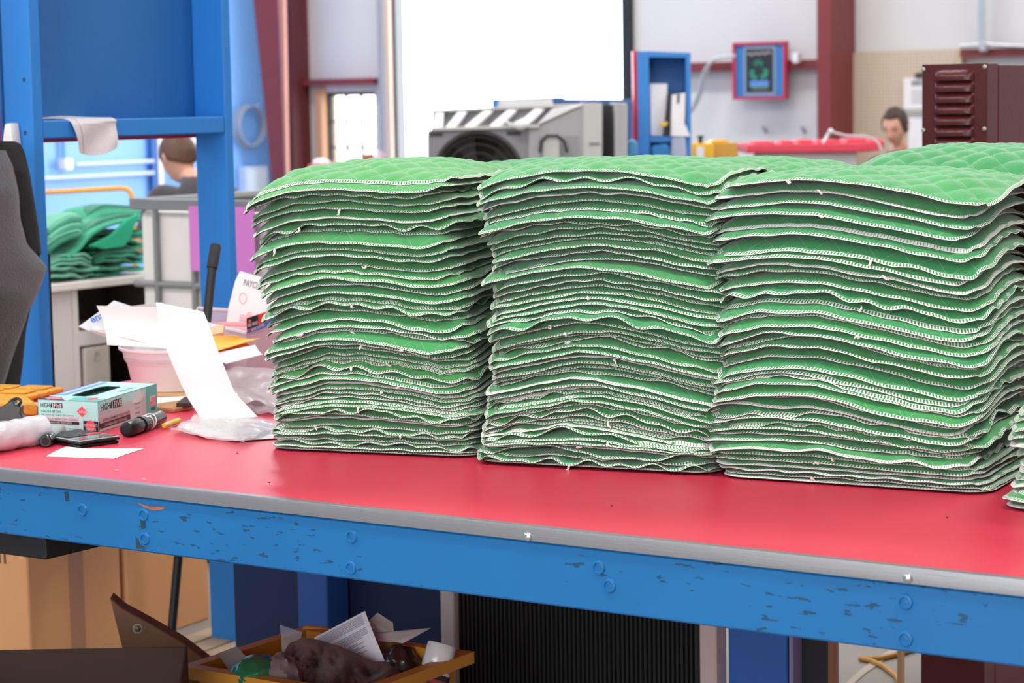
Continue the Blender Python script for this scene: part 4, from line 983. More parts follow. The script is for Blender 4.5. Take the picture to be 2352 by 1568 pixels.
# framed print
FY = WY-.16
A, B = P(1686, 99, Y=FY), P(1808, 94, Y=FY); Cb = P(1690, 229, Y=FY)
fw_, fh_ = B[0]-A[0], (A[2]+B[2])/2-Cb[2]; z0 = Cb[2]
pf = thing('framed_print', 'red framed print with a green recycling sign on the back wall', 'picture', (A[0]+fw_/2, FY, z0))
fr_ = Fr((A[0], FY, z0), (1, 0, 0), (0, 0, 1), (0, -1, 0))
def fp(name, u0, u1, v0, v1, mt, t0, t1): return part(name, MB().box(u0*fw_, u1*fw_, v0*fh_, v1*fh_, t0, t1, fr_), mt, pf)
m_rf = mat('red_frame', '#c22a45', .4)
bw = .045
for (u0, u1, v0, v1) in ((0, 1, 0, bw), (0, 1, 1-bw, 1), (0, bw, bw, 1-bw), (1-bw, 1, bw, 1-bw)): fp('frame', u0, u1, v0, v1, m_rf, -.025, .03)
fp('mount', bw, 1-bw, bw, 1-bw, mat('blue_mount', '#3777bb', .5), -.02, .01)
fp('border', .2, .79, .07, .93, mat('silver_border', '#8fa0b4', .5), .01, .013); fp('print', .245, .745, .125, .875, mat('dark_print', '#23282f', .5), .013, .015)
fp('print_edge', .235, .755, .117, .883, mat('green_line', '#2d5a47', .5), .0125, .0145)
m_gs = mat('sign_green', '#2a8a68', .5); m_gs2 = mat('sign_green_dark', '#1f6d55', .5)
for kq in range(3):
    t = math.radians(90+120*kq); cx_, cy_ = .485, .50; s_ = .155
    def rp(r, a): return ((cx_*fw_+r*s_*fw_*math.cos(t+a)), (cy_*fh_+r*s_*fw_*math.sin(t+a)))
    poly = [rp(.55, .9), rp(1.15, .62), rp(1.25, .0), rp(1.05, -.35), rp(1.15, -.62), rp(.45, -.75), rp(.62, -.2), rp(.72, .2)]
    part('recycling_arrow', MB().prism(poly, .015, .018, fr_), m_gs if kq else m_gs2, pf)
fp('banner', .315, .67, .225, .33, mat('banner_blue', '#5f86cf', .5), .015, .017); fp('banner', .32, .665, .21, .245, mat('banner_teal', '#4a9a9c', .5), .0155, .0172)
fp('small_print', .36, .66, .16, .19, mat('print_grey', '#6b6460', .6), .015, .0165); fp('small_print', .30, .70, .145, .15, mat('print_grey2', '#565250', .6), .015, .0162)
sq = [fr_(fw_*(.27+.45*q), fh_*(.79+.014*math.sin(q*58)+.012*math.sin(q*23)+.02*q), .017) for q in np.linspace(0, 1, 80)]
part('script_line', MB().tube(sq, .0032, 5), mat('print_white', '#d8c9cc', .6), pf, 'line of white script')

# things on the table by the window
bt = pxthing('window_table', 'dark table with a bright red top below the window', 'table', 750, 400, 14.0)
part('top', pxp(MB(), [(706, 380), (890, 376), (890, 385), (706, 389)], 14.0, .8), mat('bright_red_top', '#e8354c', .4), bt)
part('cabinet', pxp(MB(), [(708, 389), (888, 385), (888, 836), (708, 840)], 14.02, .78), mat('slate', '#3d4250', .5), bt)
solo('white_bag', MB().blob(P(738, 375, d=14.15), (.06, .05, .03), amp=.25, fq=8, flat=-.02), m_white, 'crumpled white bag on the red table top below the window', 'bag')
solo('brown_carton', pxp(MB(), [(834, 355), (858, 353), (858, 378), (834, 380)], 14.6, .1), mat('carton_brown', '#9a6a52', .7), 'small brown carton beside the window', 'carton', bevel=.002)
solo('white_tube', MB().tube([P(868, 372, d=14.5), P(876, 348, d=14.5)], .03, 14), mat('pale_tube', '#c8cdd8', .4), 'pale tube standing beside the brown carton', 'tube')

# ---- maroon cabinet with louvres behind the right stack
MD = 5.85
c0 = P(2118, 148, d=MD); X0, Y0m, zt = c0[0], c0[1], c0[2]
X1 = P(2267, 142, Y=Y0m)[0]
m_mar = mat('maroon_enamel', '#520f15', .3, var=.06, vs=14, bump=.12, bs=150); m_mar2 = mat('maroon_side', '#5c1c25', .34, var=.06, vs=14, bump=.1, bs=150)
mc = thing('maroon_cabinet', 'tall maroon steel cabinet with louvred front behind the right stack', 'cabinet', ((X0+X1)/2, Y0m+.3, 0))
part('front_panel', MB().box(X0, X1, Y0m, Y0m+.003, 0, zt), m_mar, mc, bevel=.001)
part('body', MB().box(X0+.002, X1, Y0m+.003, Y0m+.075, 0, zt), m_mar2, mc, bevel=.002)
part('rear_body', MB().box(X0+.002, X1+.001, Y0m+.077, Y0m+.6, 0, zt-.004), m_mar2, mc, bevel=.002)
def zz(y): return P(2190, y, Y=Y0m)[2]
lx0, lx1 = P(2146, 180, Y=Y0m)[0], P(2238, 180, Y=Y0m)[0]
for k in range(26):
    zc_ = zz(172+k*25.7); hh = (zz(160)-zz(184))
    if zc_ < .12: break
    def lou(u, v):
        e = max(0.0, 1-abs(2*u-1)**5)**.55
        return (lx0+(lx1-lx0)*u, Y0m-.0005-.013*e*math.sin(min(1, v*1.35)*PI/2), zc_+hh/2*(.55+.45*e)-(hh*.5+hh/2*(.55+.45*e))*v)
    part('louvre', MB().sheet(lou, 28, 10, .0012), m_mar, mc)
    part('louvre_gap', MB().box(lx0+.012, lx1-.012, Y0m-.010, Y0m-.0006, zc_-hh/2-.0035, zc_-hh/2-.0008), mat('louvre_dark', '#0c0405', .8), mc)
for (x, y) in ((2121, 159), (2262, 153), (2121, 299), (2261, 296)):
    f = Fr(P(x, y, Y=Y0m-.001), (1, 0, 0), (0, 0, 1), (0, -1, 0)); part('screw', MB().lathe([(.006, 0), (.0055, .002), (.002, .0032), (.0001, .0026)], f, 12), mat('zinc', '#a8a49c', .35, metal=.7), mc)
# ================================================================= things on the red bench top
T = TZ+.0004
m_paper = mat('white_paper', '#f3f2f1', .7, var=.02, vs=10)
m_ink = mat('black_ink', '#1c2a2c', .6)
def T_(x, y, z=T): return P(x, y, Z=z)
# ---- glove box
A, B, Cc = T_(227.5, 994), T_(89, 987), T_(362, 948)
e1 = nrm(B-A); Lw = np.linalg.norm(B-A); e2 = nrm(Cc-A); Ll = np.linalg.norm(Cc-A); Hh = P(227.5, 921.6, d=(A-CAM)@FWD)[2]-T
gb = thing('glove_box', 'teal cardboard box of nitrile gloves on the red bench top', 'glove box', (A+B+Cc+(B-A+Cc-A+A))/4)
gf = Fr(A, e1, e2)
m_teal_b = mat('teal_card', '#b2e6e0', .45, var=.06, vs=9); m_teal_d = mat('teal_card_dark', '#5fb3aa', .45, var=.05, vs=9)
sh_ = MB().box(0, Lw, 0, Ll, 0, .002, gf).box(0, Lw, 0, .0015, 0, Hh, gf).box(0, Lw, Ll-.0015, Ll, 0, Hh, gf).box(0, .0015, 0, Ll, 0, Hh, gf).box(Lw-.0015, Lw, 0, Ll, 0, Hh, gf)
part('carton', sh_, m_teal_b, gb)
o0, o1_, p0, p1 = Lw*.36, Lw*.72, Ll*.22, Ll*.80
oc = [(o0+.012, p0), (o1_-.012, p0), (o1_, p0+.02), (o1_, p1-.02), (o1_-.012, p1), (o0+.012, p1), (o0, p1-.02), (o0, p0+.02)]
tp = MB(); tp.box(0, o0, 0, Ll, Hh-.0015, Hh, gf).box(o1_, Lw, 0, Ll, Hh-.0015, Hh, gf).box(o0, o1_, 0, p0, Hh-.0015, Hh, gf).box(o0, o1_, p1, Ll, Hh-.0015, Hh, gf)
for (cx_, cy_, sx_, sy_) in ((o0, p0, 1, 1), (o1_, p0, -1, 1), (o0, p1, 1, -1), (o1_, p1, -1, -1)):
    tp.prism([(cx_, cy_), (cx_+sx_*.012, cy_), (cx_, cy_+sy_*.02)][::(1 if sx_*sy_ > 0 else -1)], Hh-.0015, Hh, gf)
part('lid', tp, m_teal_b, gb)
part('opening', MB().box(o0-.004, o1_+.004, p0-.004, p1+.004, Hh-.018, Hh-.012, gf), mat('opening_shade', '#123a44', .7), gb, 'dark sheet coloured as the shaded inside of the opening')  # flat dark sheet that paints the shade inside the box
fE = Fr(B+V3(0, 0, 0), -e1, (0, 0, 1), -e2); fE.ez = nrm(np.cross(fE.ex, fE.ey)); 
def face(fr, Wf):
    def s_(u0, u1, v0, v1, mt, t=.0004, name='printed_panel'): return part(name, MB().box(u0*Wf, u1*Wf, (1-v1)*Hh, (1-v0)*Hh, 0, t, fr), mt, gb)
    def t_(s, u, v, h, mt, w=None, bold=0, off=.0007): return text(s, Fr(fr(u*Wf, (1-v)*Hh), fr.ex, fr.ey, fr.ez), h*Hh, mt, gb, w=None if w is None else w*Wf, bold=bold, off=off)
    return s_, t_
s_, t_ = face(fE, Lw)
m_tx = mat('print_teal_text', '#2f8f8a', .6); m_wp = mat('print_white', '#f4f4f2', .5); m_blk = mat('print_black', '#17272c', .5); m_rd = mat('print_red', '#e8535c', .5); m_pale = mat('print_pale', '#b9e4de', .5)
t_('HIGH', .05, .245, .145, mat('print_darkteal', '#1f5a5c', .5), w=.145, bold=.012)
hand = [(.215, .25), (.24, .25), (.243, .14), (.237, .10), (.232, .135), (.229, .09), (.224, .09), (.222, .14), (.212, .15)]
part('hand_emblem', MB().prism([(u*Lw, (1-v)*Hh) for u, v in hand][::-1], 0, .0004, fE), m_blk, gb)
s_(.258, .412, .095, .265, m_blk); t_('FIVE', .27, .245, .13, m_wp, w=.13, bold=.015, off=.001)
t_('ORDER #N293', .055, .41, .08, m_tx, w=.33, bold=.006); t_('100 Gloves (by weight) / Non-Sterile', .055, .505, .048, m_tx, w=.53)
s_(.02, .68, .545, .665, m_wp); t_('NITRILE EXAMINATION GLOVES', .08, .64, .06, mat('print_grey_text', '#8d7f95', .5), w=.56, bold=.004, off=.0009)
s_(.06, .68, .68, .775, m_blk); t_('POWDER-FREE • TEXTURED', .10, .755, .05, m_wp, w=.46, bold=.006, off=.0009)
t_('Perry, IA 50514 USA • Made in Malaysia', .2, .92, .035, m_tx, w=.5) if False else t_('USA • Made in Malaysia', .42, .92, .035, m_tx, w=.28)
for i in range(4): t_('NITRILE', .76, .16+.11*i, .055, m_pale, w=.22)
def diamond(fr, cx, cy, r, rv, mt, t, nm='red_diamond'): return part(nm, MB().prism([(cx-r, cy), (cx, cy-rv), (cx+r, cy), (cx, cy+rv)], 0, t, fr), mt, gb)
diamond(fE, .735*Lw, .66*Hh, .102*Lw, .20*Hh, m_wp, .0003, 'white_diamond'); diamond(fE, .735*Lw, .66*Hh, .09*Lw, .175*Hh, m_rd, .0005)
t_('LARGE', .66, .385, .09, m_wp, w=.15, bold=.015, off=.001)
s_(.748, .992, .63, .975, m_blk)
fc = Fr(fE(.865*Lw, .21*Hh), fE.ex, fE.ey, fE.ez); part('red_disc', MB().lathe([(.078*Lw, 0), (.078*Lw, .0006), (.0001, .0006)], fc, 24), m_rd, gb)
t_('PERFORMANCE', .757, .81, .085, m_wp, w=.225, bold=.01, off=.0012); t_('SERIES', .79, .925, .075, m_wp, w=.165, bold=.01, off=.0012)
# long side
fS = Fr(A, e2, (0, 0, 1), nrm(np.cross(e2, (0, 0, 1)))); s_, t_ = face(fS, Ll)
s_(.0, .80, .30, .985, mat('print_mist', '#c3c9c8', .5), .0002); s_(.80, 1.0, 0, 1, m_teal_d, .0002)
t_('HIGH', .035, .33, .21, m_blk, w=.15, bold=.012); part('hand_emblem', MB().prism([(u*Ll, (1-v)*Hh) for u, v in ((.198, .34), (.222, .34), (.226, .2), (.218, .12), (.211, .12), (.205, .19), (.195, .21))][::-1], 0, .0004, fS), m_blk, gb)
s_(.238, .388, .10, .37, m_blk); t_('FIVE', .248, .335, .2, m_wp, w=.13, bold=.015, off=.001)
s_(.01, .52, .545, .70, mat('print_rose', '#cdb9bf', .5), .0004); t_('NITRILE EXAMINATION GLOVES', .06, .685, .085, mat('print_plum', '#5c3343', .5), w=.45, bold=.006, off=.0009)
s_(.03, .52, .72, .90, mat('print_maroon', '#4b1d2c', .5), .0004); t_('POWDER-FREE • TEXTURED', .10, .86, .075, m_wp, w=.36, bold=.006, off=.0009)
part('arrow_corner', MB().prism([(0, .05*Hh), (.035*Ll, .2*Hh), (0, .42*Hh)], 0, .0006, fS), m_blk, gb)
for i, w_ in enumerate((.1, .085, .1)): t_('• Powderless' if i == 0 else '• Textured' if i == 1 else '• Nonsterile', .59, .47+.16*i, .06, m_blk, w=w_)
part('glove_picture', MB().prism([(u*Ll, v*Hh) for u, v in ((.56, .62), (.66, .55), (.74, .62), (.76, .9), (.735, .92), (.72, .75), (.70, .95), (.68, .95), (.67, .75), (.645, .93), (.625, .92), (.63, .72), (.58, .75))], 0, .0003, fS), mat('print_glove', '#d6e2e0', .5), gb)
for i, (sx_, mt) in enumerate((('100%', m_rd), ('LATEX', m_wp), ('FREE', m_blk))):
    if i < 2: s_(.87, .965, .37+.17*i, .53+.17*i, m_wp if i == 0 else m_rd, .0005)
    t_(sx_, .878, .51+.17*i, .11, m_rd if i == 0 else mt, w=.08, bold=.012, off=.001)
# lid print
fT = Fr(A+V3(0, 0, Hh), e1, e2)
def lidp(pts, mt, t=.0004): return part('printed_panel', MB().prism([(u*Lw, v*Ll) for u, v in pts], 0, t, fT), mt, gb)
lidp([(.55, .0), (1, .0), (1, .16), (.75, .14)], m_blk); lidp([(.62, .05), (.78, .02), (.95, .06), (.93, .12), (.78, .13)], mat('print_pink', '#e77d8e', .5), .0006)
lidp([(.14, .12), (.21, .02), (.28, .12), (.21, .21)], m_rd); lidp([(.78, .25), (.98, .2), (.98, .95), (.80, .95)], mat('print_blue_grad', '#6b97cf', .5)); lidp([(.86, .3), (.94, .28), (.94, .95), (.87, .95)], mat('print_lav', '#b9c3ea', .5), .0006)
lidp([(0, 0), (.5, 0), (.55, .14), (.3, .20), (0, .1)], m_teal_d, .0003)
ft = Fr(fT(.30*Lw, .62*Ll), e2, -e1); text('HIGH FIVE', Fr(fT(.20*Lw, .50*Ll), e2, -e1, (0, 0, 1)), .014, mat('print_greyteal', '#6b9c9a', .5), gb, w=.08, bold=.01)

# ---- calculator
a_, b_, c_ = T_(183, 1030), T_(277, 1017), T_(131, 1008)
cf = Fr(a_, nrm(b_-a_), nrm(np.cross((0, 0, 1), b_-a_))); cw_, cl_ = np.linalg.norm(b_-a_), abs((c_-a_)@cf.ey)
# tilted slightly: the display end stands a little higher
tilt = math.radians(2); cf.ey = nrm(cf.ey-V3(0, 0, math.sin(tilt)*.2)); 
ca_ = thing('calculator', 'grey and black pocket calculator with red keys in front of the glove box', 'calculator', a_)
part('base', MB().box(.002, cw_-.002, .002, cl_-.002, 0, .006, cf), mat('calc_black', '#141516', .4), ca_, bevel=.002)
part('body', MB().box(0, cw_, 0, cl_, .0075, .0135, cf), mat('calc_dark', '#1d1f22', .4), ca_, bevel=.002)
part('faceplate', MB().box(.001, cw_-.001, .001, cl_-.001, .0135, .0155, cf), mat('calc_silver', '#b9babd', .3, metal=.3), ca_, bevel=.001)
part('display', MB().box(.006, cw_-.006, .008, cl_*.30, .0155, .0162, cf), mat('calc_screen', '#33585a', .06, coat=.6), ca_)
m_key = mat('calc_key', '#26292e', .4); m_keyr = mat('calc_red_key', '#d43a3a', .4)
for r in range(5):
    for q in range(5):
        kx = .007+q*(cw_-.014)/5; ky = cl_*.36+r*(cl_*.60)/5
        red = r == 0 and q >= 3
        part('key', MB().box(kx+.001, kx+(cw_-.014)/5-.001, ky+.001, ky+cl_*.12-.0015, .0155, .0178, cf), m_keyr if red else m_key, ca_, bevel=.0008)
part('logo_mark', MB().prism([(cw_*.12, .012), (cw_*.2, .012), (cw_*.16, .02)], .0163, .0166, cf), m_keyr, ca_)

# ---- small grey marker, cap to the viewer
def marker(name, label, p, q, r, cap, mb_, mc_, cat='marker', n=18, capn=None):
    t = thing(name, label, cat, p); u = nrm(q-p); L = np.linalg.norm(q-p)
    part('barrel', MB().tube([p+u*L*cap, p+u*L*(cap+.02), q-u*.003, q], [r*.86, r*.88, r*.88, r*.7], n), mb_, t)
    cp = MB().tube([p, p+u*.003, p+u*L*cap*.8, p+u*L*(cap+.01)], [r*.82, r*.95, r, r*.9], capn or n)
    part('cap', cp, mc_, t, 'black cap')
    part('cap_end', MB().tube([p-u*.0008, p+u*.0005], [r*.55, r*.6], n), mat('cap_inner', '#08090a', .6), t)
    return t, u, L
d0 = (T_(106, 1030)-CAM)@FWD
r = .013; p = P(104, 1013, Z=T+r); q = P(139, 986, Z=T+r)
mk, u, L = marker('grey_marker', 'grey barrelled marker with black cap lying beside the calculator', p, q, r*1.06, .36, mat('marker_grey', '#a5aaa8', .4), mat('gloss_black', '#0e1011', .18, coat=.4))
sd = nrm(np.cross(u, (0, 0, 1))); part('clip', MB().tube([p+u*.002-sd*r*1.15, p+u*L*.42-sd*r*1.2, p+u*L*.5-sd*r*1.05], .0022, 6), mat('gloss_black', '#0e1011'), mk)
# ---- large black marker with a white rubber band
r = .0165; p, q = P(290, 987, Z=T+r), P(370, 958, Z=T+r)
bm_, u, L = marker('large_black_marker', 'thick glossy black marker with faceted cap and white band', p, q, r*1.05, .38, mat('gloss_black_barrel', '#101112', .15, coat=.6), mat('satin_black', '#131516', .3), capn=9)
part('collar', MB().tube([p+u*L*.38, p+u*L*.45], [r*1.12, r*1.1], 18), mat('satin_black', '#131516'), bm_)
sd = nrm(np.cross(u, (0, 0, 1))); up_ = np.cross(sd, u)
def rb_(s0, s1): return [p+u*(L*(s0+(s1-s0)*k/20))+(r*1.0)*(math.cos(PI*k/10+1)*sd+math.sin(PI*k/10+1)*up_) for k in range(21)]
part('rubber_band', MB().tube(rb_(.5, .68)+rb_(.68, .56), .0014, 6), mat('white_band', '#eceae6', .6), bm_, 'white rubber band')
text('MAGNUM', Fr(p+u*L*.62-sd*0+nrm(-up_*.25+sd*.97)*r*.98, u, nrm(up_*.97+sd*.25), nrm(sd*.97-up_*.25)), .006, mat('pale_print', '#a9a9a9', .5), bm_, w=.04) if False else None
# ---- yellow pen
r = .0058; p, q = P(376, 978, Z=T+r+.002), P(411, 965, Z=T+r+.003)
yp = thing('yellow_marker_cap', 'small yellow translucent cap lying on the clear bag edge', 'cap', p)
u = nrm(q-p); L = np.linalg.norm(q-p)
part('cap', MB().tube([p, p+u*.002, p+u*L*.25, p+u*L*.55, p+u*L*.6, q-u*.002, q], [r*.7, r, r*1.05, r*.95, r*1.15, r*1.1, r*.7], 14), mat('yellow_gloss', '#e0c02c', .2, coat=.5), yp)
# ---- paper slip
pts = [(106, 1048), (124, 1038), (138, 1031), (152, 1026), (200, 1030), (331, 1030), (296, 1041), (262, 1053)]
w_ = [T_(x, y) for x, y in pts]; solo('paper_slip', MB().prism([(p[0], p[1]) for p in w_][::-1], T, T+.0006), m_paper, 'torn white paper slip on the red top in front of the calculator', 'paper')
# ---- roll of clear film
r = .03; p, q = P(-70, 1016, Z=T+r), P(100, 985, Z=T+r)
fr2 = thing('film_roll', 'roll of clear plastic film at the left end of the bench', 'film roll', p)
u = nrm(q-p); L = np.linalg.norm(q-p); sd = nrm(np.cross(u, (0, 0, 1))); up_ = np.cross(sd, u)
def roll(a, b): 
    th = a*2*PI; rr = r*(1+.06*mnoise.noise(Vector((b*9, math.cos(th)*1.4, math.sin(th)*1.4)))*2)*(1 if .02 < b < .97 else .8)
    return p+u*L*b+rr*(math.cos(th)*sd+math.sin(th)*up_)
part('film', MB().sheet(roll, 36, 30, .0012), film('clear_film_roll', '#eceaf0', .22, .12), fr2)
part('core', MB().tube([p+u*.01, q-u*.006], r*.8, 20), film('film_core', '#e6e2e8', .25, .2), fr2)
# ---- clipboard with a black clip
cbd = thing('clipboard', 'brown clipboard with black spring clip and pale papers at the left edge', 'clipboard', T_(10, 985))
pl = [(-80, 1010), (-60, 958), (60, 958), (108, 966), (30, 992)]
w_ = [P(x, y, Z=T+.002) for x, y in pl]; part('board', MB().prism([(p[0], p[1]) for p in w_], T, T+.004), mat('hardboard', '#8a6a4c', .6), cbd)
w_ = [P(x, y, Z=T+.006) for x, y in [(-75, 1006), (-58, 960), (55, 960), (98, 965), (25, 988)]]; part('papers', MB().prism([(p[0], p[1]) for p in w_], T+.0041, T+.007), mat('yellowed_paper', '#f1efd2', .7), cbd)
dcl = (T_(20, 970)-CAM)@FWD
cl_pts = [(-40, 962), (-40, 945), (0, 936), (22, 922), (30, 920), (34, 930), (48, 935), (46, 948), (52, 958), (58, 964), (56, 970), (0, 967)]
part('clip', pxp(MB(), cl_pts, dcl-.02, .035), mat('clip_black', '#2b2827', .35, metal=.3), cbd, 'black spring clip', bevel=.002)
rg = [P(34+14*math.cos(t), 925-9*math.sin(t)-(.25*14*math.cos(t)), d=dcl-.005) for t in np.linspace(0, 2*PI, 20)]
part('clip_ring', MB().tube(rg, .0035, 6), mat('clip_black', '#2b2827'), cbd)
part('clip_edge', MB().tube([P(-40, 966, d=dcl-.03), P(57, 969, d=dcl-.03)], .003, 6), mat('clip_steel', '#77757a', .3, metal=.7), cbd)
# ---- tape roll
c0 = T_(66, 955); fz = Fr((c0[0]-.02, c0[1]+.05, T+.001))
tr_ = thing('tape_roll', 'grey roll of masking tape with tan core beside the glove box', 'tape roll', fz.o)
part('tape', MB().lathe([(.028, 0), (.043, 0), (.043, .019), (.028, .019)], fz, 32), mat('grey_tape', '#8a909a', .5), tr_); part('core', MB().lathe([(.025, 0), (.0279, 0), (.0279, .0195), (.025, .0195)], fz, 32), mat('tan_core', '#d9a070', .7), tr_)
# ---- worn yellow plastic tray block
yt = thing('yellow_pallet_tray', 'worn yellow ribbed plastic block behind the tape roll', 'tray', T_(40, 925))
fl_ = P(72, 936, Z=T); fe_ = P(146, 917, Z=T); ex = nrm(fe_-fl_); ey = np.cross((0, 0, 1), ex); Lx = np.linalg.norm(fe_-fl_); hy = .030
m_yw = mat('worn_yellow', '#d9992a', .6, var=.45, vs=45, bump=.3, bs=80); yf = Fr(fl_, ex, ey)
part('deck', MB().box(-.002, Lx, -.002, .20, hy-.012, hy, yf), m_yw, yt, bevel=.003)
for i in range(4): part('rib', MB().box(i*Lx/3.2, i*Lx/3.2+.012, 0, .19, 0, hy-.0121, yf), m_yw, yt)
for i in range(4): part('pad', MB().box(.01+(i % 2)*Lx*.5, .01+(i % 2)*Lx*.5+Lx*.36, .02+(i//2)*.09, .09+(i//2)*.09, hy, hy+.005, yf), m_yw, yt, bevel=.002)
part('left_wall', MB().box(-.16, -.004, .01, .19, 0, hy-.002, Fr(fl_, nrm((-ex[0]*-1, ex[1]*.2, 0)), ey)), m_yw, yt, bevel=.003)
# ---- tub with papers
tb0, tb1 = T_(284, 893), T_(450, 905); tc_ = (tb0+tb1)/2+V3(0, .06, 0); R1 = .105
dz_ = (tc_-CAM)@FWD
def zt_(y): return 1.6-((y-250)/F_PX)*dz_*1.0
tub = thing('white_tub', 'white plastic tub stuffed with papers standing at the back of the bench', 'tub', (tc_[0], tc_[1], T))
hr = P(330, 792, d=dz_)[2]-T
ft_ = Fr((tc_[0], tc_[1], T)); 
tub_prof = [(.0001, .001), (R1*.93, .0), (R1*1.0, .006), (R1*1.12, hr*.62), (R1*1.135, hr*.64), (R1*1.15, hr*.66), (R1*1.24, hr*.94), (R1*1.31, hr*.945), (R1*1.32, hr), (R1*1.27, hr*1.0), (R1*1.2, hr*.93), (R1*.95, .012), (.0001, .012)]
part('bucket', MB().lathe(tub_prof, ft_, 40), mat('white_tub', '#e9e4e6', .35, var=.03), tub)
part('rim_band', MB().lathe([(R1*1.17, hr*.70), (R1*1.185, hr*.705), (R1*1.21, hr*.78), (R1*1.19, hr*.785)], ft_, 40), mat('tub_grey', '#d6ced2', .4), tub)
def pxsheet(name, label, cat, corners, d4, mt, bow=.0, th=.0008, parent=None, nu=10, nv=12, curl=0.0, group=None):
    """a sheet through four photo points (tl, tr, br, bl) at depths d4"""
    w = [P(x, y, d=dd) for (x, y), dd in zip(corners, d4)]
    n_ = nrm(np.cross(w[1]-w[0], w[3]-w[0]))
    def fn(u, v):
        p = (1-v)*((1-u)*w[0]+u*w[1])+v*((1-u)*w[3]+u*w[2]); return p+n_*(bow*math.sin(PI*v)+curl*math.sin(PI*u))
    mb = MB().sheet(fn, nu, nv, th)
    if parent is not None: return part(name, mb, mt, parent)
    return solo(name, mb, mt, label, cat, group)
dT = dz_
pxsheet('tub_paper', 'wide white sheet standing curved in the front of the tub', 'paper', [(222, 702), (372, 706), (392, 800), (246, 792)], (dT-.02, dT-.08, dT-.09, dT-.03), m_paper, bow=.012, curl=.02)
pxsheet('blue_print_envelope', 'white envelope with blue printing sticking out left of the tub', 'envelope', [(262, 690), (330, 712), (262, 782), (180, 750)], (dT+.02, dT+.03, dT+.02, dT+.0), mat('cool_paper', '#e4e8ee', .6), bow=.004)
ev = P(212, 742, d=dT-.012); text('ens', Fr(ev, nrm(P(262, 716, d=dT+.0)-ev), nrm(P(200, 722, d=dT-.01)-ev), -EYH), .018, mat('blue_print', '#3f7fc4', .5), bpy.data.objects['blue_print_envelope'], w=.034, bold=.03, off=.003)
pxsheet('cream_folder', 'cream card lying flat across the tub rim', 'card', [(210, 752), (330, 772), (390, 800), (205, 757)], (dT+.03, dT+.0, dT-.06, dT), mat('cream_card', '#d9d0c2', .6))
pxsheet('back_paper', 'creased white paper at the back of the tub', 'paper', [(300, 703), (372, 694), (392, 790), (310, 790)], (dT+.05, dT+.02, dT+.02, dT+.05), mat('grey_paper', '#d8d2d0', .7), bow=.01)
# ---- long white folded sheet leaning in front of the tub
dS0 = (T_(470, 972)-CAM)@FWD; dS1 = (T_(592, 958)-CAM)@FWD
ls = thing('tall_white_sheet', 'tall bright white card leaning in front of the tub and folding onto the bench', 'card', T_(520, 950))
k0, k1 = [(358, 694), (468, 716), (480, 745), (542, 908)], [(358, 694), (372, 770), (410, 880), (432, 915)]
def tall(u, v):
    yl = 694+(915-694)*v; xl = np.interp(yl, [694, 770, 880, 915], [358, 372, 416, 432]); yr = 716+(905-716)*v; xr = np.interp(yr, [716, 745, 905], [468, 480, 541])
    dl = np.interp(v, [0, 1], [dS0+.10, dS0+.10]); drr = dl+.02
    a, b = P(xl, yl, d=dl), P(xr, yr, d=drr); return a+(b-a)*u+EYH*(-.012*math.sin(PI*v))
part('standing_panel', MB().sheet(tall, 6, 16, .0012), mat('bright_card', '#fbfafa', .5), ls)
w4 = [P(432, 915, d=dS0+.10), P(541, 905, d=dS0+.12), T_(592, 957, T+.003), T_(468, 971, T+.003)]
part('foot_panel', MB().sheet(lambda u, v: (1-v)*((1-u)*w4[0]+u*w4[1])+v*((1-u)*w4[3]+u*w4[2]), 6, 6, .0012), mat('bright_card', '#fbfafa'), ls)
# ---- clear bags of papers
def bag(name, label, pts, z, mt, seed, th=.004):
    w = [P(x, y, Z=z) for x, y in pts]
    def fn(u, v):
        p = (1-v)*((1-u)*w[0]+u*w[1])+v*((1-u)*w[3]+u*w[2]); p = p.copy()
        p[2] = z+.004+.006*abs(mnoise.noise(Vector((u*5, v*4, seed))))+.003*math.sin(u*17+v*5+seed); return p
    return solo(name, MB().sheet(fn, 22, 14, th), mt, label, 'bag')
pr = thing('papers_in_bag', 'white printed papers inside the clear bag under the leaning card', 'papers', T_(520, 990))
for i, pts in enumerate(([(420, 972), (560, 955), (650, 985), (500, 1004)], [(430, 985), (600, 962), (680, 1000), (540, 1010)], [(415, 980), (520, 962), (600, 990), (470, 1000)])):
    w = [P(x, y, Z=T+.003+.0022*i) for x, y in pts]; part('sheet', MB().prism([(p[0], p[1]) for p in w][::-1], T+.0005+.002*i, T+.0015+.002*i), m_paper if i != 1 else mat('cool_paper', '#e4e8ee'), pr)
bag('clear_bag', 'flat clear plastic bag of papers on the red top beside the left stack', [(392, 992), (470, 950), (660, 975), (560, 1019)], T+.006, film('clear_bag_film', '#e9e6ea', .55, .12), 2)
bag('clear_bag', 'crumpled clear plastic film piled behind the leaning card and left stack', [(520, 868), (640, 860), (660, 955), (545, 945)], T+.004, film('clear_bag_film2', '#d8d0d6', .45, .12), 5, .006)
def heap(u, v):
    x, y = 520+120*u, 850+85*v; p = P(x, y, d=5.55-.35*v); p[2] += .012*mnoise.noise(Vector((u*2.6, v*3, 3)))+.02*math.sin(PI*u)*.4; p[2] = max(p[2], T+.002); return p
solo('film_heap', MB().sheet(heap, 24, 18, .0012), film('clear_heap', '#ddd6da', .45, .12), 'loose heap of shiny clear film in front of the plastic tote', 'film')
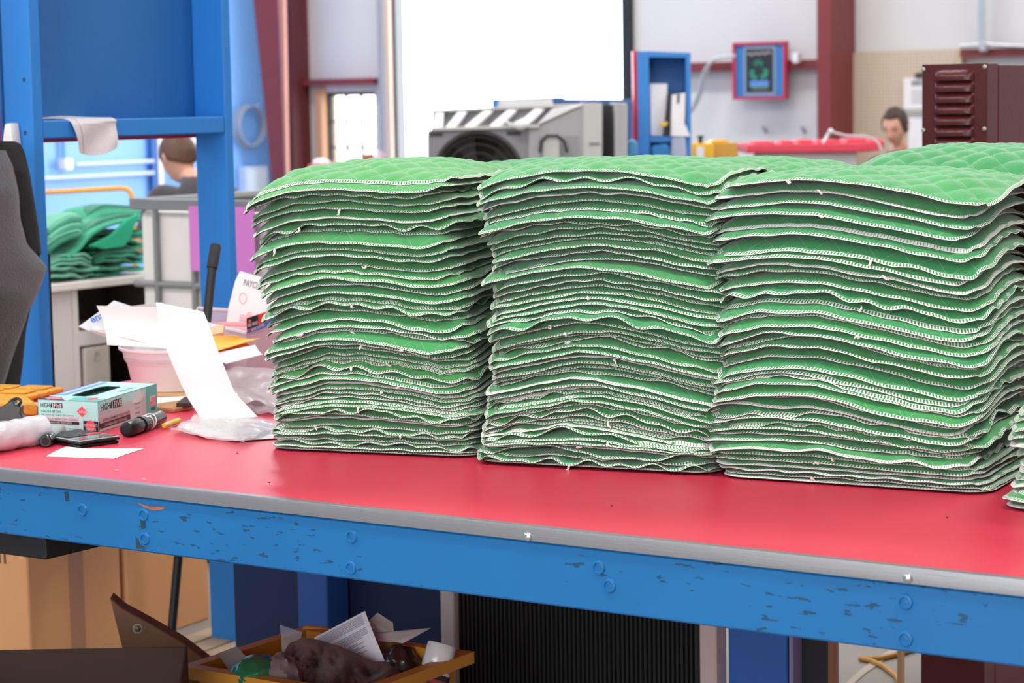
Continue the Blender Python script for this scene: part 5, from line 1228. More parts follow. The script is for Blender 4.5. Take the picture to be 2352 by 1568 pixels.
# ---- brown card and strap under the tub front
solo('kraft_card', MB().prism([(p[0], p[1]) for p in [T_(x, y) for x, y in ((360, 900), (440, 902), (450, 912), (360, 912))]][::-1], T, T+.003), mat('kraft', '#d4a878', .7), 'kraft card lying at the foot of the tub', 'card')
solo('white_leaflet', MB().prism([(p[0], p[1]) for p in [P(x, y, Z=T+.004) for x, y in ((352, 914), (470, 908), (425, 930), (360, 936))]][::-1], T+.0035, T+.005), m_paper, 'white leaflet in front of the tub beside the glove box', 'leaflet')
st = [(356, 945), (362, 935), (400, 930), (440, 924), (455, 930), (440, 941), (400, 948)]
solo('leather_flap', MB().prism([(p[0], p[1]) for p in [T_(x, y) for x, y in st]][::-1], T, T+.010), mat('tan_leather', '#b98558', .6, var=.2, vs=30), 'tan leather flap behind the large black marker', 'flap', bevel=.002)
solo('dark_tab', MB().prism([(p[0], p[1]) for p in [P(x, y, Z=T+.011) for x, y in ((405, 934), (425, 918), (445, 926), (440, 934))]][::-1], T+.0105, T+.02), mat('dark_brown_tab', '#35241a', .6), 'dark brown tab on the tan leather flap', 'tab', bevel=.001)
# ---- translucent tote with red contents
td = 5.72
to = thing('plastic_tote', 'translucent plastic tote with red contents behind the leaning card', 'tote', P(590, 868, d=td))
m_tot = film('tote_plastic', '#e8e2ea', .5, .2); m_tot2 = film('tote_front', '#d5c0cc', .35, .25)
def pq(p4, mt, nm, th=.002):
    w = p4; return part(nm, MB().sheet(lambda u, v: (1-v)*((1-u)*w[0]+u*w[1])+v*((1-u)*w[3]+u*w[2]), 2, 2, th), mt, to)
fl1, fr1 = P(452, 748, d=td), P(700, 742, d=td-.2)
Lf, Rf_ = P(440, 735, d=td+.02), P(565, 765, d=td-.16); Rr = P(700, 735, d=td-.05); Lr = P(455, 708, d=td+.28); Rb = P(760, 728, d=td+.25)
def down(p, s=1.0, zz=T+.001): q = p.copy(); q[2] = zz; return q
pq([Lf, Rf_, down(Rf_), down(Lf)], m_tot2, 'side_wall'); pq([Rf_, Rr, down(Rr), down(Rf_)], m_tot2, 'end_wall'); pq([Lr, Rb, down(Rb), down(Lr)], m_tot, 'side_wall'); pq([Lf, Lr, down(Lr), down(Lf)], m_tot, 'end_wall')
part('rim', MB().tube([Lf, Rf_, Rr, Rb, Lr, Lf], .005, 8), film('tote_rim', '#efe9ee', .2, .2), to)
cen = (Lf+Rf_+Rb+Lr)/4
pq([down(Lf, zz=T+.004), down(Rf_, zz=T+.004), down(Rb, zz=T+.004), down(Lr, zz=T+.004)], m_tot, 'floor_sheet')
zr = Rf_[2]-.05
for i in range(4):
    k = .25+.18*i; a = Lf+(Lr-Lf)*k; b = Rf_+(Rb-Rf_)*k; a = a+(b-a)*.06; b = a+(b-a)*.9; a[2] = b[2] = 0
    solo('red_pack', MB().box(0, np.linalg.norm(b-a), 0, .04, T+.008, Lf[2]-.022-.006*(i % 2), Fr(a, nrm(b-a), np.cross((0, 0, 1), nrm(b-a)))), mat('soft_red_pack', '#e59aa2', .5), '%s red pack from the front inside the translucent tote' % ordinal(i+1), 'pack', 'red packs in the tote', bevel=.006)
# label with the maker's words
lx = nrm(P(640, 728, d=td-.1)-P(568, 752, d=td-.15)); l0 = P(567, 764, d=td-.165)
lf = Fr(l0, lx, (0, 0, 1), nrm(np.cross(lx, (0, 0, 1))))
w1 = .075; h1 = .036
slab(lf, 0, .12, -.002, h1, mat('label_red', '#e2402f', .5), to, t=.0006); slab(lf, .0, .033, .008, h1-.001, m_blk, to, t=.001); part('blue_band', MB().prism([(0, -.002), (.12, -.002), (.12, .022), (.0, .004)], 0, .0009, lf), mat('label_blue', '#3f6db0', .5), to)
text('RED HEAD', Fr(lf(.002, .013), lf.ex, lf.ey, lf.ez), .008, m_wp, to, w=.029, bold=.02, off=.0014); text('ANCHORS', Fr(lf(.012, -.001), nrm(lf.ex+.1*lf.ey), lf.ey, lf.ez), .007, m_wp, to, w=.04, bold=.01, off=.0014)
part('red_bird', MB().prism([(.004, .024), (.013, .023), (.012, .028), (.007, .031)], 0, .0014, lf), m_rd, to)
# ---- letter with the payroll firm's name
dL = 5.9
pc = [(551, 622), (680, 660), (650, 800), (520, 740), (525, 705), (540, 645)]
lt = thing('printed_letter', 'white printed letter standing in the tote against the blue post', 'letter', P(590, 735, d=dL))
part('sheet', pxp(MB(), pc, dL, .0012), m_paper, lt)
ex = nrm(P(620, 662, d=dL)-P(559, 650, d=dL)); ey = nrm(P(553, 622, d=dL)-P(559, 650, d=dL)); ez = nrm(np.cross(ex, ey)); ez = ez if ez@FWD < 0 else -ez
text('PAYCHEX', Fr(P(558, 655, d=dL-.001), nrm(P(612, 668, d=dL)-P(558, 655, d=dL)), nrm(P(561, 640, d=dL)-P(558, 655, d=dL)), ez), .0165, mat('letter_grey', '#77797c', .6), lt, w=.060, bold=.012)
part('red_ring', MB().tube([P(558+8*math.cos(t), 685-12*math.sin(t), d=dL-.001) for t in np.linspace(0, 2*PI, 30)], .0007, 5), mat('soft_red', '#e99a94', .6), lt)
part('red_blot', pxp(MB(), [(549, 735), (552, 722), (560, 721), (562, 729), (568, 717), (576, 716), (580, 724), (590, 728), (580, 738)], dL-.002, .0012), mat('pink_blot', '#f2c3c8', .6), lt)
# ---- envelopes
pxsheet('orange_envelope', 'orange envelope jutting out behind the leaning white card', 'envelope', [(470, 772), (540, 770), (597, 777), (490, 808)], (5.40, 5.42, 5.44, 5.36), mat('orange_paper', '#f7b54a', .6), bow=.006, th=.002)
pxsheet('red_folder', 'red folder edge under the orange envelope', 'folder', [(480, 800), (560, 785), (584, 797), (500, 815)], (5.38, 5.43, 5.44, 5.37), mat('red_orange_paper', '#ee6a4e', .6), th=.002)
pxsheet('white_envelope', 'white envelope lowest in the fan behind the leaning white card', 'envelope', [(490, 812), (586, 792), (603, 814), (520, 835)], (5.37, 5.42, 5.40, 5.33), m_paper, bow=.004, th=.002)
pxsheet('peach_box', 'small peach card box above the orange envelope', 'box', [(470, 758), (516, 752), (514, 770), (474, 778)], (5.5, 5.5, 5.48, 5.48), mat('peach_card', '#edb894', .6), th=.02)
pxsheet('white_card', 'small white card lying on the peach card box', 'card', [(455, 760), (490, 748), (517, 752), (470, 762)], (5.52, 5.56, 5.5, 5.48), m_paper, th=.003)
for i, (x, y) in enumerate(((268, 1079), (545, 1040), (619, 1108), (1405, 1160), (2175, 1187), (330, 1100))):
    solo('debris_fleck', MB().blob(P(x, y, Z=T+.001), (.006 if i in (0, 5) else .002, .002, .0008), nu=8, nv=5), mat('pale_fleck', '#e8c9a8', .7) if i in (0, 5) else m_dark, ('pale' if i in (0, 5) else 'dark')+' fleck on the red top '+('near the front left edge', 'left of the left stack', 'in front of the left stack corner', 'in front of the middle stack', 'in front of the right stack', 'by the aluminium edge below the bags')[i], 'fleck')
# ================================================================= under the bench
m_card = mat('cardboard', '#d89c6a', .75, var=.08, vs=3, bump=.08, bs=60, stretch=(1, 1, .15)); m_card_d = mat('cardboard_tape', '#b07e62', .4, var=.06)
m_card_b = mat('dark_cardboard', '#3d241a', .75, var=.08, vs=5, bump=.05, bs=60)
# two tall cartons beyond the bench end
b1 = P(66, 1492, Z=0); b2e, b2s = P(478, 1421, Z=0), P(405, 1447, Z=0)
dirR = nrm(b2e-b2s); dirR[2] = 0; dirR = nrm(dirR); ang2 = math.degrees(math.atan2(dirR[1], dirR[0]))
q1 = Fr(P(74, 1566, Z=0), dirR, np.cross((0, 0, 1), dirR))
c1_ = thing('tall_carton', 'tall tan carton with handwriting on its left face beyond the bench end', 'carton', q1(.2, .2))
w1 = 0.0
e1p = P(281, 1440, Z=0)
L1 = abs((P(281, 1437, Z=.02)-q1.o)@dirR)*.0+.55
def along(x, y, fr):      # distance along fr.ex where photo column x meets the face plane
    d = ray(x, y); n = fr.ey; t = ((fr.o-CAM)@n)/(d@n); return (CAM+t*d-fr.o)@fr.ex
L1 = along(281, 1380, q1)
part('body', MB().box(0, L1-.004, 0, .5, 0, .62, q1), m_card, c1_, bevel=.004)
part('tape', MB().box(along(160, 1380, q1), along(193, 1380, q1), -.0012, 0, 0.0, .62, q1), m_card_d, c1_, 'brown packing tape')
# writing on the left face (faces away from ex)
fl = Fr(q1(0, .5), -q1.ey, (0, 0, 1), -q1.ex)
zz_ = P(15, 1285, d=(q1.o-CAM)@FWD)[2]
text('Small', Fr(fl(.25, zz_-.012), fl.ex, fl.ey, fl.ez), .034, mat('marker_ink', '#3a2a22', .7), c1_, w=.17)
q2 = Fr(P(296, 1486, Z=0), dirR, np.cross((0, 0, 1), dirR)); q2.o = b2s-dirR*.0
L0 = max(along(292, 1400, q2), L1-(q2.o-q1.o)@dirR+.03); L2 = along(481, 1400, q2)
c2_ = thing('tall_carton', 'tall plain tan carton standing right of the handwritten carton', 'carton', q2((L0+L2)/2, .2))
part('body', MB().box(L0, L2, 0, .5, 0, .66, q2), m_card, c2_, bevel=.004)
part('flap_edge', MB().box(L0-.012, L0-.001, -.004, .3, 0, .64, q2), mat('carton_edge', '#e0a877', .75), c2_, 'pale cut edge')
# pallet boards on the floor right of the cartons
pl = thing('floor_pallet', 'weathered wooden pallet on the floor beside the tall cartons', 'pallet', P(450, 1455, Z=0))
pfm = Fr(P(400, 1520, Z=0)-V3(0, 0, 0), dirR, np.cross((0, 0, 1), dirR))
for i in range(6):
    part('slat', MB().box(.0, .75, -.42+.085*i, -.42+.085*i+.07, .02, .035, pfm), mat('grey_timber', '#a9957c', .8, var=.3, vs=12, stretch=(.2, 1, 1)), pl, bevel=.002)
for x in (.0, .34, .68): part('bearer', MB().box(x, x+.07, -.42, .09, 0, .0199, pfm), mat('grey_timber', '#a9957c'), pl)
# black pole
a, b = P(411, 1262, d=6.2), P(394, 1452, d=6.2); u = nrm(b-a); b = a+u*(a[2]/-u[2]); 
solo('black_pole', MB().tube([a-u*.12, b], .0125, 12), mat('satin_black_pole', '#17181a', .5), 'black pole leaning under the bench before the cartons', 'pole')
# dark open carton in the shade
fq = FZ((0, 0, 0), YAWD)
dD = 4.75
A0 = P(-60, 1494, d=dD); A1 = P(430, 1486, d=dD); wdt = np.linalg.norm((A1-A0)[:2]); zt_ = (A0[2]+A1[2])/2
df = Fr((A0[0], A0[1], 0), nrm((A1-A0)*V3(1, 1, 0)), EYH)
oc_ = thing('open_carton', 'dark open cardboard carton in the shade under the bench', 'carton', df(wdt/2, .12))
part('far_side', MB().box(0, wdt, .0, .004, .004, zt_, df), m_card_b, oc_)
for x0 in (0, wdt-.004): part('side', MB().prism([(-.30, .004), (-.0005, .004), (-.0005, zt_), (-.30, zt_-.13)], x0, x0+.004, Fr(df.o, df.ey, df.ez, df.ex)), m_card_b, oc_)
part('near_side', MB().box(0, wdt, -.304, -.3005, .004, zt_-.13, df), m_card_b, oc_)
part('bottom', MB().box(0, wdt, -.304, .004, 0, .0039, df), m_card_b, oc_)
# slanting plank with a bolt
pk = thing('timber_plank', 'brown timber plank with a bolt slanting out behind the dark open carton', 'plank', (P(420, 1450, d=5.15)[0], P(420, 1450, d=5.15)[1], 0))
m_tim = mat('brown_timber', '#7b563c', .7, var=.28, vs=16, bump=.2, bs=60, stretch=(1, 1, 1))
k = [(252, 1372), (282, 1398), (345, 1432), (420, 1476), (600, 1612), (480, 1690), (310, 1610)]
w_ = [P(x, y, d=5.15) for x, y in k]; th_ = EYH*.045+V3(0, 0, .004)
n_ = len(w_); part('plank', MB().add(w_+[p+th_ for p in w_], [tuple(range(n_)), tuple(range(n_, 2*n_))[::-1]]+[(i, n_+i, n_+(i+1) % n_, (i+1) % n_) for i in range(n_)]), m_tim, pk, bevel=.002)
part('foot_block', pxp(MB(), [(330, 1600), (500, 1640), (520, 1900), (330, 1900)], 5.16, .04), m_tim, pk)
fb_ = Fr(P(316, 1443, d=5.149), RGT, UPV, -FWD)
part('bolt', MB().lathe([(.009, 0), (.009, .004), (.006, .005), (.0055, .010), (.0001, .011)], fb_, 6), mat('rusty_bolt', '#6e6554', .5, metal=.5), pk, 'rusty bolt'); part('washer', MB().lathe([(.011, 0), (.011, .0012), (.0001, .0013)], fb_, 18), mat('old_zinc', '#a39a82', .5, metal=.4), pk)
# ---- yellow bin of rubbish
zr = .40
Bl, Br = P(700, 1442, Z=zr), P(1072, 1497, Z=zr)
e1 = nrm(Br-Bl); e2 = np.cross(e1, (0, 0, 1)); Lb = np.linalg.norm(Br-Bl); Db = .40
bf = Fr((Bl[0], Bl[1], 0), e1, e2)
yb_ = thing('yellow_bin', 'yellow plastic bin full of rubbish under the bench', 'bin', bf(Lb/2, Db/2))
m_yb = mat('yellow_bin', '#c98726', .45, var=.06); ins = .03
def wall4(i0, i1, z0, z1, th=.004):
    """sloping walls: inset i0 at z0, i1 at z1"""
    cs0 = [(i0, i0), (Lb-i0, i0), (Lb-i0, Db-i0), (i0, Db-i0)]; cs1 = [(i1, i1), (Lb-i1, i1), (Lb-i1, Db-i1), (i1, Db-i1)]
    o = []
    for k in range(4):
        a, b, c, d = bf(*cs0[k], z0), bf(*cs0[(k+1) % 4], z0), bf(*cs1[(k+1) % 4], z1), bf(*cs1[k], z1)
        o.append(MB().sheet(lambda u, v, a=a, b=b, c=c, d=d: (1-v)*((1-u)*a+u*b)+v*((1-u)*d+u*c), 1, 1, th))
    return o
for mb in wall4(.05, .015, .0, zr): part('wall', mb, m_yb, yb_)
part('floor_plate', MB().box(.05, Lb-.05, .05, Db-.05, .002, .006, bf), m_yb, yb_)
rimp = [(-.012, -.012), (Lb+.012, -.012), (Lb+.012, Db+.012), (-.012, Db+.012)]
for k in range(4):
    a, b = np.array(rimp[k]), np.array(rimp[(k+1) % 4]); d_ = nrm(b-a); nn = np.array([-d_[1], d_[0]])
    poly = [a, b, b+nn*.028-d_*.028, a+nn*.028+d_*.028]
    part('rim', MB().prism([tuple(p) for p in poly], zr-.004, zr, bf), m_yb, yb_)
    part('rim_skirt', MB().prism([tuple(p) for p in (a, b, b+nn*.003, a+nn*.003)], zr-.026, zr-.004, bf), m_yb, yb_)
part('handle_flap', pxp(MB(), [(694, 1444), (700, 1436), (742, 1441), (766, 1448), (760, 1470), (690, 1466)], (Bl-CAM)@FWD-.01, .012), m_yb, yb_, bevel=.002)
dB = (bf(Lb*.4, Db*.5, zr)-CAM)@FWD
# contents
def crumple(name, label, cat, c, rad, mt, amp, seed, fq=7, flat=None): return solo(name, MB().blob(c, rad, FZ((0, 0, 0), YAWD), 40, 24, amp, fq, seed, flat), mt, label, cat)
m_brcl = mat('brown_cloth', '#5c3d3a', .95, var=.15, vs=18, bump=.35, bs=160, sheen=.2)
def rag(u, v):
    x = 630+300*u; top = np.interp(u, [0, .12, .22, .35, .5, .65, .75, .85, 1], [1545, 1478, 1466, 1472, 1486, 1506, 1522, 1520, 1556])
    y = top+(1640-top)*v
    d_ = dB-.05-.16*v**.8+min(1, .25+v*3)*(.055*abs(mnoise.noise(Vector((u*6, v*4, 1.7))))*1.5+.03*abs(mnoise.noise(Vector((u*13+v*4, v*7-u*3, 5.1)))))+.02*math.sin(u*17+v*7)*min(1, v*3)
    return P(x, y, d=d_)
solo('brown_rag', MB().sheet(rag, 64, 36, .006), m_brcl, 'crumpled brown cloth heaped over the front of the yellow bin', 'cloth', angle=80)
def psheet(name, label, cat, pts, d4, mt, bow=0.0, nu=8, nv=8): return pxsheet(name, label, cat, pts, d4, mt, bow=bow, nu=nu, nv=nv)
ps = thing('printed_form', 'white printed form sticking up out of the yellow bin', 'paper', P(820, 1480, d=dB))
cor_ = [(838, 1403), (892, 1540), (800, 1590), (718, 1464)]; cor_ = [(722, 1464), (838, 1403), (892, 1537), (776, 1600)]
w4_ = [P(x, y, d=dB+.06-.05*i) for i, (x, y) in enumerate(cor_)]; w4_ = [P(722, 1464, d=dB+.08), P(838, 1403, d=dB+.08), P(892, 1537, d=dB-.01), P(776, 1600, d=dB-.01)]
nn_ = nrm(np.cross(w4_[1]-w4_[0], w4_[3]-w4_[0])); nn_ = nn_ if nn_@FWD < 0 else -nn_
def form(u, v, o=0.0): return (1-v)*((1-u)*w4_[0]+u*w4_[1])+v*((1-u)*w4_[3]+u*w4_[2])+nn_*(o+.006*math.sin(PI*v))
part('sheet', MB().sheet(form, 6, 8, .0008), mat('form_paper', '#e9e9f0', .7), ps)
m_fl = mat('form_line', '#8b90a5', .7)
for r in range(26):
    v = .04+.024*r
    if r in (7, 8, 15): continue
    u0, u1 = (.06, .92) if r < 14 else (.08, .55+.12*((r*7) % 3))
    part('text_line', MB().sheet(lambda a, b, u0=u0, u1=u1, v=v: form(u0+(u1-u0)*a, v+.010*b, .0012), 4, 1, .0003), m_fl, ps)
cp = thing('crumpled_paper', 'creased white paper with folded corners behind the printed form', 'paper', P(920, 1460, d=dB+.1))
def fan(pts, d, name, mt):
    w = [P(x, y, d=d+dd) for x, y, dd in pts]; n_ = len(w); t_ = EYH*.0015
    return part(name, MB().add(w+[p+t_ for p in w], [tuple(range(n_)), tuple(range(n_, 2*n_))[::-1]]+[(i, n_+i, n_+(i+1) % n_, (i+1) % n_) for i in range(n_)]), mt, cp)
fan([(848, 1424, 0), (867, 1407, .02), (902, 1430, .02), (905, 1456, 0), (850, 1470, 0)], dB+.10, 'upper_fold', mat('grey_sheet', '#bfbcb6', .7)); fan([(858, 1454, .02), (990, 1442, -.03), (925, 1477, -.06), (908, 1474, -.03), (868, 1472, 0)], dB+.08, 'lower_fold', mat('grey_sheet2', '#d2d0ca', .7))
jr = thing('white_jar', 'white plastic jar with a black and red label in the yellow bin', 'jar', P(1005, 1520, d=dB))
dJ = (bf(Lb-.10, .12, zr)-CAM)@FWD
ja, jb = P(1016, 1479, d=dJ), P(984, 1595, d=dJ-.02); uj = nrm(jb-ja); rj = 34/F_PX*dJ
part('lid', MB().tube([ja, ja+uj*.003, ja+uj*.052, ja+uj*.055], [rj*.94, rj, rj*1.02, rj*.98], 26), mat('glossy_white', '#d7d6d4', .2, coat=.5), jr)
part('body', MB().tube([ja+uj*.056, ja+uj*.062, ja+uj*.12], [rj*1.02, rj*1.1, rj*1.1], 26), mat('glossy_white', '#d7d6d4'), jr)
part('label', MB().tube([ja+uj*.066, ja+uj*.1], [rj*1.115]*2, 26), mat('black_label', '#1c1516', .4), jr, 'black label with red band'); part('red_band', MB().tube([ja+uj*.078, ja+uj*.086], [rj*1.125]*2, 26), mat('label_crimson', '#a82438', .4), jr)
crumple('bagged_lump', 'dark lump in a knotted clear bag beside the white jar', 'bag', P(918, 1530, d=dB+.05), (.045, .05, .045), mat('dark_lump', '#3b2b24', .35, coat=.5), .18, 3)
part('knot', MB().tube([P(912, 1496, d=dB+.04), P(918, 1505, d=dB+.04), P(930, 1508, d=dB+.05)], .004, 6), film('knot_film', '#e9e6ea', .4), bpy.data.objects['bagged_lump'])
psheet('clear_pouch', 'clear plastic pouch hanging over the back left of the yellow bin', 'bag', [(642, 1434), (694, 1452), (680, 1510), (648, 1512)], (dB+.1,)*4, film('pouch_film', '#c8ccd6', .7, .2), .01)
# ---- rubbish left of the bin
dG = 4.84
def lump(name, label, cat, x, y, rx, ry, rz, mt, amp, seed): 
    c = P(x, y, d=dG); return crumple(name, label, cat, c, (rx, ry, rz), mt, amp, seed)
psheet('grey_felt', 'grey felt offcut folded over the rubbish left of the yellow bin', 'cloth', [(500, 1500), (543, 1484), (600, 1524), (548, 1560)], (dG+.1, dG+.1, dG-.02, dG-.02), mat('grey_felt', '#8f8a82', .95, var=.12, vs=40), .015)
lump('green_wrapper', 'shiny green wrapper lying below the grey felt', 'wrapper', 590, 1543, .055, .06, .035, mat('green_foil', '#1f6a44', .18, coat=.7), .13, 11)
lump('gold_wrapper', 'crumpled gold wrapper under the green wrapper', 'wrapper', 610, 1576, .05, .06, .038, mat('gold_foil', '#b98b35', .3, metal=.4), .25, 13)
lump('grey_rag', 'grey brown rag between the green wrapper and the brown cloth', 'cloth', 650, 1566, .05, .06, .06, mat('grey_rag', '#7a6665', .9, var=.15), .2, 17)
# ---- right end: leaning board, yellow cord, paper strip on the floor
bw_ = thing('leaning_board', 'dark board with a worn brown edge standing under the bench right end', 'board', (P(1880, 1500, Y=4.5)[0], 4.5, 0))
xa, xb_ = P(1824, 1500, Y=4.50)[0], P(1903, 1500, Y=4.50)[0]
part('panel', MB().box(xa, xb_, 4.50, 4.52, 0, zap), mat('black_board', '#17161a', .6), bw_); part('edge', MB().box(xb_, P(1916, 1500, Y=4.50)[0], 4.498, 4.522, 0, zap), mat('brown_edge', '#85553f', .7, var=.2), bw_, 'worn brown edge')
yc = [P(x, y, Z=.008) for x, y in ((2100, 1490), (2060, 1503), (2020, 1512), (1982, 1513), (1975, 1512), (2000, 1517), (2030, 1530), (2058, 1552), (2078, 1590))]
solo('yellow_hose', MB().tube(yc, .008, 8), mat('yellow_cord', '#b5812b', .5), 'yellow hose curling on the floor left of the maroon cabinet', 'hose')
w_ = [P(x, y, Z=.002) for x, y in ((2042, 1493), (2062, 1495), (1985, 1548), (1950, 1580), (1930, 1580), (1980, 1535))]
solo('floor_strip', MB().prism([(p[0], p[1]) for p in w_][::-1], 0.0005, .003), mat('pale_strip', '#b5a89c', .8), 'pale strip lying on the concrete under the yellow hose', 'strip')
w0_, w1_ = P(2064, 1498, Y=5.3), P(2074, 1556, Y=5.3)
solo('wood_stake', MB().box(w0_[0]-.004, w0_[0]+.008, 5.3, 5.32, 0, .62), mat('stake_wood', '#c9a17c', .7), 'narrow pale wooden stake beside the maroon cabinet', 'stake')
# ================================================================= people
def skin_mesh(nodes, edges, sub=2):
    """one continuous body surface grown over a skeleton: nodes (position, radius)"""
    me = bpy.data.meshes.new('skin'); me.from_pydata([tuple(n[0]) for n in nodes], edges, []); o = bpy.data.objects.new('tmp_skin', me); COL.objects.link(o)
    m = o.modifiers.new('s', 'SKIN'); m.use_smooth_shade = True
    for i, n in enumerate(nodes):
        r = n[1]; sv = me.skin_vertices[0].data[i]; sv.radius = (r, r) if not isinstance(r, tuple) else r; sv.use_root = i == 0
    s = o.modifiers.new('u', 'SUBSURF'); s.levels = sub
    ev = o.evaluated_get(bpy.context.evaluated_depsgraph_get()); r = bpy.data.meshes.new_from_object(ev)
    bpy.data.objects.remove(o)
    V = [np.array(v.co) for v in r.vertices]; F = [tuple(p.vertices) for p in r.polygons]; bpy.data.meshes.remove(r)
    return V, F
def fuse(V, F, vox, smooth=6):
    me = bpy.data.meshes.new('f'); me.from_pydata([tuple(v) for v in V], [], F); o = bpy.data.objects.new('tmp_f', me); COL.objects.link(o)
    m = o.modifiers.new('r', 'REMESH'); m.mode = 'VOXEL'; m.voxel_size = vox
    m = o.modifiers.new('s', 'SMOOTH'); m.iterations = smooth; m.factor = .5
    ev = o.evaluated_get(bpy.context.evaluated_depsgraph_get()); r = bpy.data.meshes.new_from_object(ev); bpy.data.objects.remove(o)
    mb = MB(); mb.v = [tuple(v.co) for v in r.vertices]; mb.f = [tuple(p.vertices) for p in r.polygons]; bpy.data.meshes.remove(r); return mb
class HeadFr:
    """head frame: x right of the head, y forward (face), z up"""
    def __init__(s, c, yaw, pitch, rollh=0):
        cy_, sy_ = math.cos(yaw), math.sin(yaw); f = V3(-sy_, cy_, 0); r = V3(cy_, sy_, 0); u = V3(0, 0, 1)
        f2 = f*math.cos(pitch)-u*math.sin(pitch); u2 = u*math.cos(pitch)+f*math.sin(pitch)
        s.o = np.array(c, float); s.ex = r; s.ey = f2; s.ez = u2
    def __call__(s, x, y, z): return s.o+x*s.ex+y*s.ey+z*s.ez
def head_mesh(hf, k=1.0):
    """skull, jaw, brow, nose, lips, ears as one surface in metres"""
    mb = MB(); nu, nv = 40, 30; vs, fs = [], []
    for j in range(1, nv):
        t = PI*j/nv
        for i in range(nu):
            q = 2*PI*i/nu; n = V3(math.sin(t)*math.cos(q), math.sin(t)*math.sin(q), math.cos(t))
            x, y, z = n*V3(.074, .094, .115)
            if z < -.01:
                g = min(1, (-.01-z)/.1); x *= 1-.28*g; y = y*(1-.12*g)+.012*g if y > 0 else y*(1-.45*g)
            if y > .05:
                y += .006*math.exp(-((z-.028)/.012)**2)                                     # brow
                y -= .010*math.exp(-((z-.006)/.011)**2)*math.exp(-((abs(x)-.032)/.014)**2)   # eye sockets
                y += .022*math.exp(-((z+.026)/.017)**2)*math.exp(-(x/.011)**2)+.010*math.exp(-((z+.004)/.02)**2)*math.exp(-(x/.008)**2)
                y += .006*math.exp(-((z+.058)/.008)**2)*math.exp(-(x/.022)**2)-.004*math.exp(-((z+.0585)/.0025)**2)*math.exp(-(x/.022)**2)
                y += .009*math.exp(-((z+.088)/.014)**2)*math.exp(-(x/.02)**2)
                y += .004*math.exp(-((z+.02)/.02)**2)*math.exp(-((abs(x)-.045)/.015)**2)
            vs.append(hf(k*x, k*y, k*z))
    vs.append(hf(0, 0, k*.115)); vs.append(hf(0, .02*k, -k*.118))
    for j in range(nv-2):
        for i in range(nu):
            i2 = (i+1) % nu; fs.append((j*nu+i, (j+1)*nu+i, (j+1)*nu+i2, j*nu+i2))
    T_i, B_i = (nv-1)*nu, (nv-1)*nu+1
    for i in range(nu):
        i2 = (i+1) % nu; fs.append((T_i, i, i2)); fs.append((B_i, (nv-2)*nu+i2, (nv-2)*nu+i))
    mb.add(vs, fs)
    for s in (-1, 1):
        ef = Fr(hf(s*.076*k, -.008*k, .0), hf.ey, hf.ez, hf.ex*s)
        mb.blob(hf(s*.077*k, -.010*k, -.002*k), (.018*k, .030*k, .010*k), Fr((0, 0, 0), hf.ey, hf.ez, hf.ex), 14, 10)
    return mb
def hair_cap(hf, k, front, back, low_side, seed, amp=.05):
    """hair as a shell over the skull; front/back give how far down it reaches"""
    mb = MB(); nu, nv = 48, 22; vs, fs = [], []
    for j in range(nv+1):
        for i in range(nu):
            q = 2*PI*i/nu; fwd = math.sin(q)             # +1 face, -1 nape
            lim = front+(back-front)*(1-fwd)/2 if fwd < .55 else front
            sd = abs(math.cos(q)); lim = max(lim, low_side*sd**2) if fwd < .5 else lim
            t = lim*j/nv
            n = V3(math.sin(t)*math.cos(q), math.sin(t)*math.sin(q), math.cos(t))
            g = 1+amp*mnoise.noise(Vector((q*6+seed, t*1.2, seed)))+(.02 if j < nv else -.05)
            x, y, z = n*V3(.0815, .102, .122)*g
            if z < -.01 and y < 0: y *= 1-.35*min(1, (-.01-z)/.1)
            vs.append(hf(k*x, k*(y-.003), k*z))
    for j in range(nv):
        for i in range(nu):
            i2 = (i+1) % nu; fs.append((j*nu+i, (j+1)*nu+i, (j+1)*nu+i2, j*nu+i2))
    return mb.add(vs, fs)
def hand_nodes(wrist, dirv, side, palm_n, k=1.0, curl=.5):
    """palm and five separate curled fingers; returns chains of (pos, radius)"""
    d = nrm(dirv); s = nrm(np.array(side)-d*(np.array(side)@d)); n = nrm(palm_n)
    ch = [[(wrist, .026*k), (wrist+d*.035*k, .030*k), (wrist+d*.07*k, .032*k)]]
    for i, (off, L) in enumerate(((-.030, .068), (-.010, .078), (.010, .073), (.029, .058))):
        b = wrist+d*.060*k+s*off*k*.8; pts = [(b, .0105*k)]; p = wrist+d*.092*k+s*off*k; pts.append((p, .0095*k)); a = 0
        for q in range(3):
            a += curl*(.5+.25*q); p = p+(d*math.cos(a)+n*math.sin(a))*L/3*k*(1.2-.2*q); pts.append((p, (.0088-.001*q)*k))
        ch.append(pts)
    b = wrist+d*.028*k-s*.020*k; p1 = b+(d*.5-s*.75+n*.3)*.038*k; p2 = p1+(d*.8-s*.2+n*.4)*.03*k; p3 = p2+(d*.8+s*.15+n*.5)*.024*k
    ch.append([(b, .014*k), (p1, .0115*k), (p2, .010*k), (p3, .0085*k)])
    return ch
